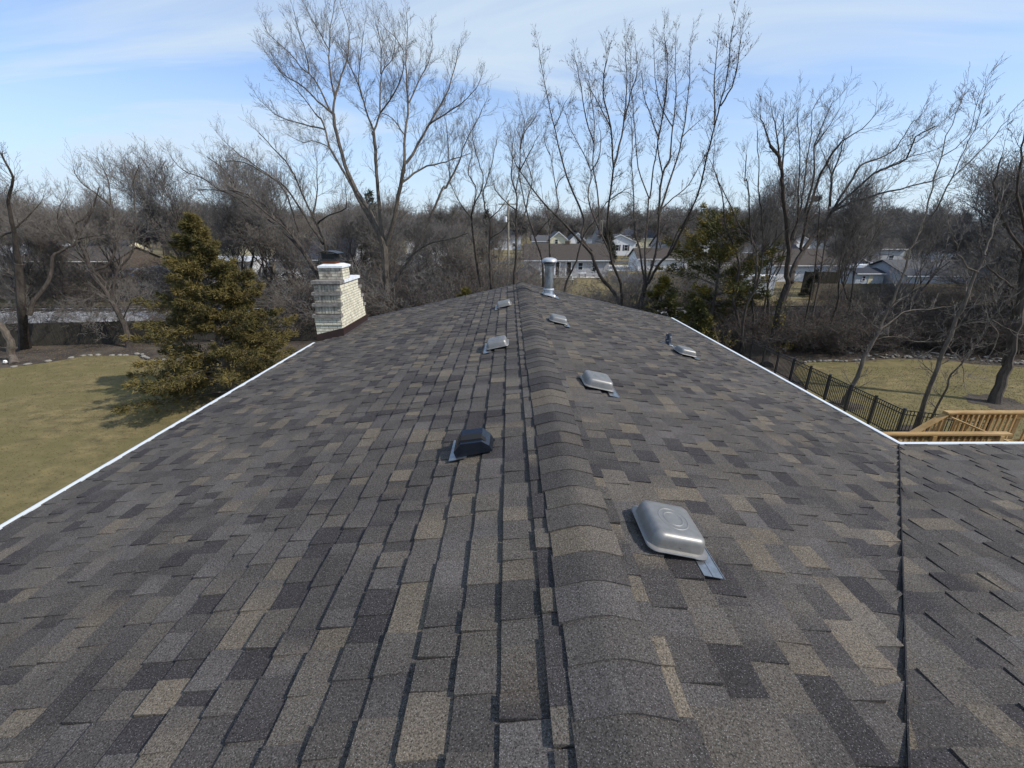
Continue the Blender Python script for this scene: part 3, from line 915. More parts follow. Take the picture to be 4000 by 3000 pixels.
row([(-29.8, 24.1), (-29.5, 24.7), (-28.3, 25.8), (-27.7, 26.7), (-25.3, 26.7), (-24.4, 27.0), (-23.3, 26.0), (-22.3, 25.5), (-20.85, 25.6)], .45, .19, .13, .12, 'rounded field stone in the curved border of the left lawn', 'field stones edging the left lawn')
for _ in range(95):
    x = rr_.uniform(21.6, 33); y0 = 25.7 - max(0, x - 26.5) * .32
    stone(x, y0 + abs(rr_.gauss(0, .55)) + .1, rr_.uniform(.07, .18), rr_.uniform(.06, .13), rr_.uniform(.05, .12), 'loose gray rock in the heap behind the right lawn', 'gray rocks behind the right lawn')
# soccer ball by the curved tree
mb = MB()
n = 12; prf = [(math.sin(math.pi * i / n) * .115, .115 - math.cos(math.pi * i / n) * .115) for i in range(n + 1)]
sb = empty('soccer_ball', (-30.95, 25.0, -.03), 'white soccer ball with dark patches left of the curved tree trunk', 'ball')
mb.lathe(prf, 18).build('shell', M['ivory'], sb, True)
for (th_, ph_) in ((20, 90), (75, -120), (75, -48), (75, 24), (120, -84), (120, -10), (60, -90)):
    d = Vector((math.sin(rad(th_)) * math.cos(rad(ph_)), math.sin(rad(th_)) * math.sin(rad(ph_)), math.cos(rad(th_))))
    u = d.orthogonal().normalized(); w = d.cross(u)
    MB().add([d * .117 + (u * math.cos(6.283 * k / 5) + w * math.sin(6.283 * k / 5)) * .034 + Vector((0, 0, .115)) for k in range(5)], [(0, 1, 2, 3, 4)]).build('patch', M['void'], sb)

# ================================================================ fences
# black aluminium fence beside the right lawn
bf = empty('metal_fence', (14.6, 16, 0), 'black metal picket fence with two top rails running along the right lawn', 'fence')
FH = 1.22
fpts = [(14.6, 29.5 - 1.335 * k) for k in range(12)] + [(15.75, 14.35), (17.0, 13.95)]
post_me = MB().box(-.035, .035, -.035, .035, -.05, FH + .04).box(-.045, .045, -.045, .045, FH + .04, FH + .06).mesh('post', M['blackmetal'])
pick_me = MB().box(-.011, .011, -.011, .011, .06, FH - .01).mesh('picket', M['blackmetal'])
for p in fpts:
    o = D.objects.new('post', post_me); o.location = (p[0] - 14.6, p[1] - 16, 0); link(o, bf)
for a, b in zip(fpts, fpts[1:]):
    L = math.dist(a, b); n = round(L / .105)
    ang = math.atan2(b[1] - a[1], b[0] - a[0])
    for z in (FH - .03, FH - .19, .12):
        o = MB().box(0, L, -.015, .015, z - .016, z + .016).build('rail', M['blackmetal'], bf); o.location = (a[0] - 14.6, a[1] - 16, 0); o.rotation_euler = (0, 0, ang)
    for i in range(1, n):
        t = i / n
        o = D.objects.new('picket', pick_me); o.location = (a[0] + (b[0] - a[0]) * t - 14.6, a[1] + (b[1] - a[1]) * t - 16, 0); o.rotation_euler = (0, 0, ang); link(o, bf)

def board_fence(name, pts, h, m, label, bw=.14, span=2.4, rails=True):
    f = empty(name, (pts[0][0], pts[0][1], 0), label, 'fence')
    ox, oy = pts[0]
    r = random.Random(len(pts) * 7 + int(h * 10))
    for a, b in zip(pts, pts[1:]):
        L = math.dist(a, b); ns = max(1, round(L / span)); ang = math.atan2(b[1] - a[1], b[0] - a[0])
        for s in range(ns):
            l0, l1 = L * s / ns, L * (s + 1) / ns
            mb = MB(); n = round((l1 - l0) / (bw + .008)); w = (l1 - l0) / n
            for i in range(n):
                d = r.uniform(-.008, .008); t = r.uniform(-.02, .02)
                mb.box(l0 + i * w + .004, l0 + (i + 1) * w - .004, -.012 + d, .012 + d, -.02, h + t)
            mb.box(l0, l1, .015, .05, .3, .38).box(l0, l1, .015, .05, h - .35, h - .27)
            o = mb.build('fence_panel', m, f); o.location = (a[0] - ox, a[1] - oy, 0); o.rotation_euler = (0, 0, ang); o['kind'] = 'stuff'
            o = MB().box(-.05, .05, .03, .12, -.05, h + .05).build('post', m, f)
            o.location = (a[0] - ox + math.cos(ang) * l0, a[1] - oy + math.sin(ang) * l0, 0); o.rotation_euler = (0, 0, ang)
    return f
board_fence('wooden_fence', [(-64, 27.2), (-36, 29.0), (-31.8, 29.5), (-27.9, 29.9), (-18.9, 30.5), (-6, 31.0)], 1.55, M['fencewood'], 'long dark weathered board fence behind the left lawn and cedar')
board_fence('wooden_fence', [(34.2, 49), (60, 49.4)], 1.8, M['fencetan'], 'long weathered board fence beyond the tracks behind the right thicket', span=2.6)
board_fence('wooden_fence', [(36.5, 54.5), (40.8, 54.2)], 2.6, M['fencewood'], 'short tall dark board fence left of the pale garden shed')
vf = empty('vinyl_fence', (21.5, 52, 0), 'bright white panel fence glimpsed through the pine boughs', 'fence')
for k in range(5):
    MB().box(k * 1.0 + .06, k * 1.0 + .96, -.02, .02, .35, 1.75).build('panel', M['whitewall'], vf)
    MB().box(k * 1.0 - .04, k * 1.0 + .05, -.05, .05, 0, 1.85).build('post', M['whitewall'], vf)

# ================================================================ deck
dk = empty('deck', (10.5, 9.7, 0), 'new yellow lumber deck railing and stair rails beyond the wing roof', 'deck')
DX, DY = 10.5, 9.7
def dbox(name, x0, x1, y0, y1, z0, z1, p=dk):
    return MB().box(x0 - DX, x1 - DX, y0 - DY, y1 - DY, z0, z1).build(name, M['deck'], p)
ZD = 2.42
# stair side rail, nearer
dbox('rail_cap', 7.2, 10.85, 8.52, 8.66, 3.33, 3.37)
dbox('rail_board', 7.3, 10.72, 8.60, 8.635, 3.20, 3.325)
dbox('rail_board', 7.3, 10.72, 8.60, 8.635, 2.50, 2.59)
for x in (7.4, 9.1, 10.62): dbox('post', x - .045, x + .045, 8.50, 8.59, 0, 3.325)
x = 7.55
while x < 10.5:
    if abs(x - 9.1) > .08: dbox('baluster', x - .019, x + .019, 8.555, 8.595, 2.45, 3.28)
    x += .135
# far rail
dbox('rail_cap', 10.55, 15.6, 9.70, 9.85, 3.33, 3.37)
dbox('rail_board', 10.66, 15.5, 9.745, 9.78, 3.19, 3.325)
dbox('rail_board', 10.66, 15.5, 9.745, 9.78, 2.50, 2.59)
for x in (10.62, 12.5, 14.4): dbox('post', x - .045, x + .045, 9.79, 9.88, 0, 3.325)
x = 10.8
while x < 15.4:
    if min(abs(x - 12.5), abs(x - 14.4)) > .09: dbox('baluster', x - .019, x + .019, 9.70, 9.74, 2.45, 3.30)
    x += .135
def sloped(name, p0, p1, w, t):
    p0 = Vector(p0) - Vector((DX, DY, 0)); p1 = Vector(p1) - Vector((DX, DY, 0))
    d = (p1 - p0); s = Vector((-d.y, d.x, 0)).normalized() * w / 2; u = Vector((0, 0, t))
    MB().prism([p0 - s, p0 + s, p0 + s + u, p0 - s + u], d).build(name, M['deck'], dk)
sloped('stair_rail', (10.62, 9.80, 3.29), (9.20, 9.52, 2.55), .14, .04)
sloped('stair_rail', (10.66, 9.70, 3.22), (11.35, 8.75, 2.95), .05, .035)
for k in range(9):
    t = (k + .5) / 9
    bx, by, bzz = 10.62 + (9.20 - 10.62) * t, 9.80 - .28 * t, 3.29 - .74 * t
    dbox('baluster', bx - .019, bx + .019, by - .02, by + .02, bzz - .85, bzz)
for k in range(5):
    bx, by = 10.72 + .12 * k, 9.60 - .16 * k
    dbox('baluster', bx - .019, bx + .019, by - .02, by + .02, 2.45, 3.2 - .05 * k)
k = 0; yy = 6.2
while yy < 9.66:
    dbox('deck_board', 10.9, 15.5, yy, yy + .135, ZD - .03, ZD)
    yy += .143
dbox('joist', 10.86, 10.90, 6.2, 9.7, ZD - .26, ZD - .03)
for k in range(8):
    dbox('stair_tread', 10.55 - .28 * (k + 1), 10.83 - .28 * (k + 1), 8.66, 9.60, ZD - .19 * (k + 1) - .04, ZD - .19 * (k + 1))

# ================================================================ buildings
def far_house(name, label, x0, x1, y0, y1, z0, ze, zr, axis, wm, rm, windows=(), doors=(), ov=.35, trim=True, chim=None, group=None, cat='house', shutters=False):
    cx, cy = (x0 + x1) / 2, (y0 + y1) / 2
    h = empty(name, (cx, cy, z0), label, cat, group)
    X0, X1, Y0, Y1 = x0 - cx, x1 - cx, y0 - cy, y1 - cy
    E, R = ze - z0, zr - z0
    mb = MB()
    if axis == 'x':
        mb.prism([(X0, Y0, -.3), (X0, Y1, -.3), (X0, Y1, E), (X0, 0, R - .05), (X0, Y0, E)], (X1 - X0, 0, 0))
    else:
        mb.prism([(X0, Y0, -.3), (X1, Y0, -.3), (X1, Y0, E), (0, Y0, R - .05), (X0, Y0, E)], (0, Y1 - Y0, 0))
    mb.build('wall', wm, h)
    mb = MB(); t = .12
    if axis == 'x':
        sl_ = (R - E) / (Y1)
        for sg in (-1, 1):
            ye = sg * (Y1 + ov); zee = E - sl_ * ov
            mb.prism([(X0 - ov, 0, R), (X0 - ov, ye, zee), (X0 - ov, ye, zee + t), (X0 - ov, 0, R + t)], (X1 - X0 + 2 * ov, 0, 0))
    else:
        sl_ = (R - E) / X1
        for sg in (-1, 1):
            xe = sg * (X1 + ov); zee = E - sl_ * ov
            mb.prism([(0, Y0 - ov, R), (xe, Y0 - ov, zee), (xe, Y0 - ov, zee + t), (0, Y0 - ov, R + t)], (0, Y1 - Y0 + 2 * ov, 0))
    ro = mb.build('roof', rm, h)
    if trim:
        mb = MB()
        if axis == 'x':
            mb.box(X0 - ov, X1 + ov, Y0 - ov - .10, Y0 - ov - .003, E - sl_ * ov - .02, E - sl_ * ov + .10)
            mb.build('gutter', M['whitewall'], ro)
        else:
            for sg in (-1, 1):
                xe = sg * (X1 + ov); zee = E - sl_ * ov
                mb.prism([(0, Y0 - ov - .005, R + t), (xe, Y0 - ov - .005, zee + t), (xe, Y0 - ov - .005, zee - .10), (0, Y0 - ov - .005, R - .10)], (0, -.04, 0))
            mb.build('fascia', M['whitewall'], ro)
    for (u, z, w, hh) in windows:
        f, g = win(h, u - cx, Y0, z - z0, w, hh, 'y')
        fo = f.build('window', M['whitewall'], h); g.build('pane', M['glass'], fo)
        if shutters:
            for sg in (-1, 1):
                MB().box(u - cx + sg * (w / 2 + .22) - .17, u - cx + sg * (w / 2 + .22) + .17, Y0 - .05, Y0 + .01, z - z0, z - z0 + hh).build('shutter', M['shutter'], h)
    for (u, z, w, hh, mm) in doors:
        MB().box(u - cx - w / 2, u - cx + w / 2, Y0 - .04, Y0 + .01, z - z0, z - z0 + hh).build('door', M[mm], h)
    if chim:
        MB().box(chim[0] - cx, chim[1] - cx, -.35, .35, E, chim[2] - z0).build('chimney', M['brickred'], ro)
    return h
far_house('ranch_house', 'long gray ranch house with brown roof and glass doors behind the ridge', 2.4, 16.3, 74, 82.5, 0, 2.75, 5.05, 'x', M['graywall'], M['brownroof'],
          windows=[(11.55, 1.05, .85, 1.25), (13.85, .75, .7, 1.55)], doors=[(5.05, .15, 1.0, 2.2, 'whitewall'), (7.7, .2, .6, 2.15, 'glass'), (9.6, .2, .75, 2.15, 'glass'), (7.7, .12, 1.1, 2.32, 'whitewall'), (9.6, .12, 1.1, 2.32, 'whitewall')], chim=(9.4, 10.1, 5.6))
sheet('patio', [(2.5, 71.8), (14.5, 71.8), (14.5, 73.9), (2.5, 73.9)], .02, M['concrete'])
far_house('garden_shed', 'gray barn-shaped shed standing just beyond the far ridge end', .9, 3.6, 57, 60.5, 0, 2.2, 3.1, 'y', M['shedgray'], M['grayroof'], ov=.12, trim=False, cat='shed')
far_house('white_house', 'white gabled house with dark shutters on a yellow grass slope', 27.0, 36.3, 130, 142, .4, 3.9, 5.9, 'y', M['whitewall'], M['grayroof'], windows=[(31.0, 1.5, 1.1, 1.65), (33.6, 1.5, 1.1, 1.65), (28.6, 1.5, 1.1, 1.65)], shutters=True)
far_house('cream_house', 'cream gabled house with dark roof above the ranch house', 9.9, 13.9, 112, 122, 1.5, 5.2, 6.8, 'y', M['cream'], M['grayroof'], windows=[(11.4, 4.0, .8, 1.1)])
far_house('cream_house', 'low house wing with dark roof joined left of the cream gable', 5.6, 9.8, 113, 121, 1.5, 4.6, 5.9, 'x', M['graywall'], M['grayroof'], windows=[(7.2, 3.0, .8, 1.0)])
far_house('white_house', 'small bright white gabled house left of the dark conifer', 15.4, 18.8, 115, 124, 1.5, 5.0, 6.5, 'y', M['whitewall'], M['grayroof'], windows=[(17.3, 3.9, .9, 1.1)])
far_house('gray_house', 'blue gray roofed house behind the white shuttered house', 29.5, 40.5, 152, 162, 2, 5.4, 7.3, 'x', M['graywall'], M['blueroof'])
far_house('white_house', 'white walled house with brown roof right of the seed-pod trees', 24.2, 33.5, 84, 91, 0, 2.3, 3.9, 'x', M['whitewall'], M['brownroof'], windows=[(26.8, .8, .8, 1.2)])
far_house('gray_house', 'gray house with paired dark windows seen over the pine', 46.5, 62.0, 95, 104, 0, 2.9, 4.7, 'x', M['graywall'], M['grayroof'], windows=[(48.3, 1.5, 1.3, 1.2), (56, 1.3, 1.2, 1.2)])
far_house('brown_house', 'brown roofed house low behind the pine boughs', 31.5, 41, 70, 78, 0, 2.3, 3.6, 'x', M['cream'], M['brownroof'], windows=[(33, .8, 1, 1)])
far_house('white_house', 'long pale house with brown roof behind the right trunks', 40.0, 50.5, 67, 76, 0, 2.45, 4.5, 'x', M['whitewall'], M['brownroof'], windows=[(46.6, .75, .8, 1.1), (43, .8, .8, 1.1)])
far_house('garage', 'pale blue gabled garage behind the parked camper', 50.2, 55.4, 68, 76, 0, 2.5, 3.8, 'y', M['bluewhite'], M['grayroof'], cat='garage')
far_house('garden_shed', 'small pale blue shed with a door beside the camper', 44.6, 48.2, 56.5, 60, 0, 2.15, 2.65, 'x', M['bluewhite'], M['blueroof'], windows=[(45.6, 1.2, .45, .7)], doors=[(46.5, .2, .55, 1.8, 'cream')], ov=.15, cat='shed')
far_house('garage', 'long low building with gray hip roof and pale blue wall behind the fence', 45.9 + 3, 58, 54, 62, 0, 2.2, 3.7, 'x', M['bluewhite'], M['grayroof'], cat='garage')
far_house('dark_house', 'dark house with wide eaves at the right edge of the neighborhood', 59, 72, 52, 62, 0, 2.6, 4.6, 'x', M['shedgray'], M['blueroof'], windows=[(61, .9, 1.0, 1.3), (64, .9, 1.0, 1.3)])
far_house('dark_roofed_house', 'house with a large dark blue roof behind the brick chimney', -38.3, -26, 72, 82, 0, 3.0, 6.0, 'x', M['graywall'], M['blueroof'], windows=[(-36.3, 1.2, 1.6, 1.5), (-31.8, 1.1, 1.3, 1.4), (-28.6, 1.1, 1.3, 1.4)])
far_house('cream_house', 'cream gable rising over the dark blue roof', -45.2, -39.6, 95, 104, 0, 5.4, 7.6, 'y', M['cream'], M['grayroof'])
far_house('white_house', 'white gabled house behind the big central tree trunk', -19.6, -12.6, 72, 80, 0, 2.6, 4.1, 'y', M['whitewall'], M['grayroof'], windows=[(-15.2, .9, 1.1, 1.2), (-18, .9, 1.1, 1.2)])
far_house('white_shed', 'low white outbuilding right of the cedar top', -50.5, -42.6, 73, 79, 0, 2.6, 3.1, 'x', M['whitewall'], M['crown'], cat='shed')
far_house('white_house', 'pale roofed long building at the far left', -98, -86, 85, 92, 0, 3.0, 4.8, 'x', M['graywall'], M['crown'])
far_house('brown_house', 'brown low house in the left woods', -82, -66, 74, 84, 0, 2.6, 4.6, 'x', M['brickred'], M['brownroof'], windows=[(-78, 1, 1.2, 1.2)])
far_house('cream_house', 'low house with pale cream roof edge in the left woods', -88, -79.5, 92, 99, 0, 3.6, 5.3, 'x', M['cream'], M['grayroof'])
far_house('white_shed', 'small white shed left of the cedar below the woods', -51.4, -48.9, 60, 63, 0, 2.0, 2.6, 'y', M['whitewall'], M['grayroof'], cat='shed')
rh = random.Random(31)
far_spots = [(52, 128, 0), (66, 118, 1), (78, 132, 0), (60, 150, 2), (88, 112, 1), (98, 138, 0), (44, 165, 2), (24, 175, 0), (8, 160, 1), (-8, 168, 0), (110, 120, 2), (72, 92, 1), (84, 84, 0), (-60, 120, 1), (-30, 130, 0), (-85, 130, 2), (38, 112, 1), (100, 92, 2)]
descr = ['small white gabled house among the distant trees', 'distant gray sided house with brown roof', 'distant house with a dark blue gray roof']
for i, (x, y, kx) in enumerate(far_spots):
    w = rh.uniform(9, 13)
    far_house(('white_house', 'gray_house', 'dark_roofed_house')[kx], descr[kx], x, x + w, y, y + 9, 0, 3 + y * .008, 5.0 + y * .012, 'y' if (kx == 0 and i % 2 == 0) else 'x', (M['whitewall'], M['graywall'], M['cream'])[kx], (M['grayroof'], M['brownroof'], M['blueroof'])[kx],
              windows=[(x + 2.5, 1.2, 1.1, 1.2), (x + w - 2.5, 1.2, 1.1, 1.2)], group=('distant white houses', 'distant gray houses', 'distant dark roofed houses')[kx])
# driveway and street patches between the houses
sheet('driveway', [(17, 84), (24, 84), (27, 97), (19, 99)], .0, M['concrete'])
sheet('street', [(-60, 104), (120, 104), (120, 110), (-60, 110)], .0, M['asphalt'])
sheet('driveway', [(15, 66), (20, 64), (24, 76), (19, 80)], .01, M['asphalt'])

# camper, cars, box trailer
def car(name, label, x, y, ang, m, cat='car', L=4.4):
    c = empty(name, (x, y, 0), label, cat); c.rotation_euler = (0, 0, ang)
    hw = .86
    P = [(-L / 2, .35), (-L / 2, .85), (-L / 2 + .5, .95), (-L * .28, 1.0), (-L * .16, 1.45), (L * .2, 1.48), (L * .36, 1.02), (L / 2 - .05, .92), (L / 2, .4)]
    MB().prism([(a, -hw, b) for a, b in P], (0, 2 * hw, 0)).build('body', m, c)
    MB().prism([(a, -hw - .01, b) for a, b in [(-L * .24, 1.03), (-L * .15, 1.40), (L * .18, 1.42), (L * .31, 1.04)]], (0, 2 * hw + .02, 0)).build('window', M['glass'], c)
    for sx in (-1, 1):
        for sy in (-1, 1):
            w = MB().lathe([(.0, -.11), (.32, -.11), (.34, 0), (.32, .11), (0, .11)], 14).xf(Matrix.Translation((sx * L * .31, sy * (hw - .06), .34)) @ Matrix.Rotation(math.pi / 2, 4, 'X')).build('wheel', M['tyre'], c)
            MB().lathe([(0, 0), (.19, 0), (.19, .02)], 10).xf(Matrix.Translation((sx * L * .31, sy * (hw + .055), .34)) @ Matrix.Rotation(math.pi / 2 * sy, 4, 'X')).build('rim', M['metal'], w)
    for sy in (-.6, .6):
        MB().box(L / 2 - .06, L / 2 + .01, sy - .16, sy + .16, .66, .8).build('headlight', M['ivory'], c)
    return c
car('parked_car', 'blue car parked in the left woods clearing', -62, 72, .3, M['carblue'])
car('parked_car', 'dark car seen left of the gray shed', 1.0, 67, .1, M['cardark'])
car('parked_car', 'blue car just left of the cedar top', -46, 66, 2.9, M['carblue'])
car('parked_car', 'white car in front of the pale blue garage', 47.6, 64, .4, M['carwhite'])
car('parked_car', 'white car under the dark roof behind the chimney', -33.5, 66.5, .2, M['carwhite'])
cp = empty('camper', (50.5, 61, 0), 'white camper trailer with rounded nose behind the pale blue shed', 'camper')
P = [(-3.3, .7), (-3.6, 1.6), (-3.2, 2.5), (-2.6, 2.95), (3.2, 2.95), (3.4, 2.7), (3.4, .7)]
MB().prism([(a, -1.15, b) for a, b in P], (0, 2.3, 0)).build('body', M['whitewall'], cp)
MB().box(-.6, .1, -.35, .35, 2.95, 3.2).build('roof_unit', M['ivory'], cp)
MB().box(-2.6, -1.6, -1.17, -1.14, 1.6, 2.2).build('window', M['glass'], cp)
MB().box(.8, 2.0, -1.17, -1.14, 1.6, 2.2).build('window', M['glass'], cp)
MB().box(-3.4, 3.3, -1.165, -1.14, 1.2, 1.35).build('stripe', M['shedgray'], cp)
for sx in (-.5, .5):
    MB().lathe([(0, -.1), (.34, -.1), (.34, .1), (0, .1)], 14).xf(Matrix.Translation((sx, -1.0, .34)) @ Matrix.Rotation(math.pi / 2, 4, 'X')).build('wheel', M['tyre'], cp)
bt = empty('box_trailer', (28.2, 51, 0), 'bright white box trailer parked beyond the tracks', 'trailer'); bt.rotation_euler = (0, 0, -.12)
MB().box(-2.0, 2.0, -1.0, 1.0, .5, 2.5).build('body', M['whitewall'], bt)
for xx in (-1.95, -1.0, 0, 1.0, 1.95): MB().box(xx - .03, xx + .03, -1.03, -1.0, .5, 2.5).build('rib', M['crown'], bt)
MB().box(-2.02, 2.02, -1.04, 1.04, 2.5, 2.56).build('roof', M['crown'], bt)
for sx in (-.4, .4):
    MB().lathe([(0, -.1), (.32, -.1), (.32, .1), (0, .1)], 14).xf(Matrix.Translation((sx, -1.0, .32)) @ Matrix.Rotation(math.pi / 2, 4, 'X')).build('wheel', M['tyre'], bt)
# small things in the ranch yard
for (nm, lb, ct, x, y) in (('patio_table', 'white topped yard table on the grass before the ranch house', 'table', 8.3, 63.5), ('grill', 'white yard box by the ranch house wall', 'storage box', 11.7, 72.6)):
    t = empty(nm, (x, y, 0), lb, ct)
    MB().box(-.6, .6, -.4, .4, .68, .74).build('top', M['whitewall'], t)
    for sx in (-.5, .5):
        for sy in (-.32, .32): MB().box(sx - .03, sx + .03, sy - .03, sy + .03, 0, .68).build('leg', M['cardark'], t)

# utility poles and wires
poles = []
def pole(x, y, h, label, lean=0, arm=1.2, ztf=True):
    p = empty('utility_pole', (x, y, 0), label, 'utility pole')
    MB().tube([(0, 0, -.2), (lean * h * .5, 0, h * .5), (lean * h, 0, h)], [.16, .14, .11], 10).build('shaft', M['pole'], p)
    MB().box(lean * h - arm, lean * h + arm, -.06, .06, h - .55, h - .43).build('crossarm', M['pole'], p)
    for k in (-1, -.35, .35, 1): MB().lathe([(.04, 0), (.06, .05), (.03, .14), (0, .15)], 8).build('insulator', M['ivory'], p, loc=(lean * h + k * arm * .92, 0, h - .43))
    if ztf: MB().lathe([(0, 0), (.2, .0), (.22, .05), (.22, .62), (.18, .7), (0, .72)], 12).build('transformer', M['crown'], p, True, (lean * h - .36, 0, h - 2.6))
    return (x + lean * h, y, h)
pa = pole(-.50, 58, 11.0, 'pale utility pole standing left of the gray shed')
pb = pole(-42.4, 60, 9.7, 'pale utility pole behind the tip of the cedar')
pc = pole(42.9, 60, 8.9, 'pale leaning utility pole between the right trunks', lean=.20, ztf=False)
pd = pole(28.3, 140, 10.2, 'distant utility pole left of the white shuttered house', ztf=False)
pe = pole(78, 60, 9.5, 'utility pole at the right end of the wires')
def wire(a, b, sag, label, r=.014):
    pts = []
    for i in range(17):
        t = i / 16
        pts.append((a[0] + (b[0] - a[0]) * t, a[1] + (b[1] - a[1]) * t, a[2] + (b[2] - a[2]) * t - sag * 4 * t * (1 - t)))
    o = MB().tube(pts, r, 4, False).build('overhead_wire', M['wire']); tag(o, label, 'wire')
wire((pb[0], 60, 9.3), (pa[0], 58, 10.5), .5, 'upper overhead wire between the cedar pole and the center pole')
wire((pa[0], 58, 10.5), (pc[0], 60, 8.4), .6, 'upper overhead wire between the center pole and the leaning pole')
wire((pa[0], 58, 7.2), (pc[0], 60, 6.4), .8, 'lower overhead cable crossing in front of the ranch house')
wire((pb[0], 60, 6.8), (pa[0], 58, 7.2), .8, 'lower overhead cable left of the center pole')
wire((pc[0], 60, 8.4), (pe[0], 60, 9.0), .5, 'upper overhead wire right of the leaning pole')
wire((pc[0], 60, 4.9), (pe[0], 57, 2.6), .3, 'thick pale service cable over the blue garages', .04)
wire((-110, 62, 9), (pb[0], 60, 9.3), .5, 'overhead wire at the far left of the cedar pole')
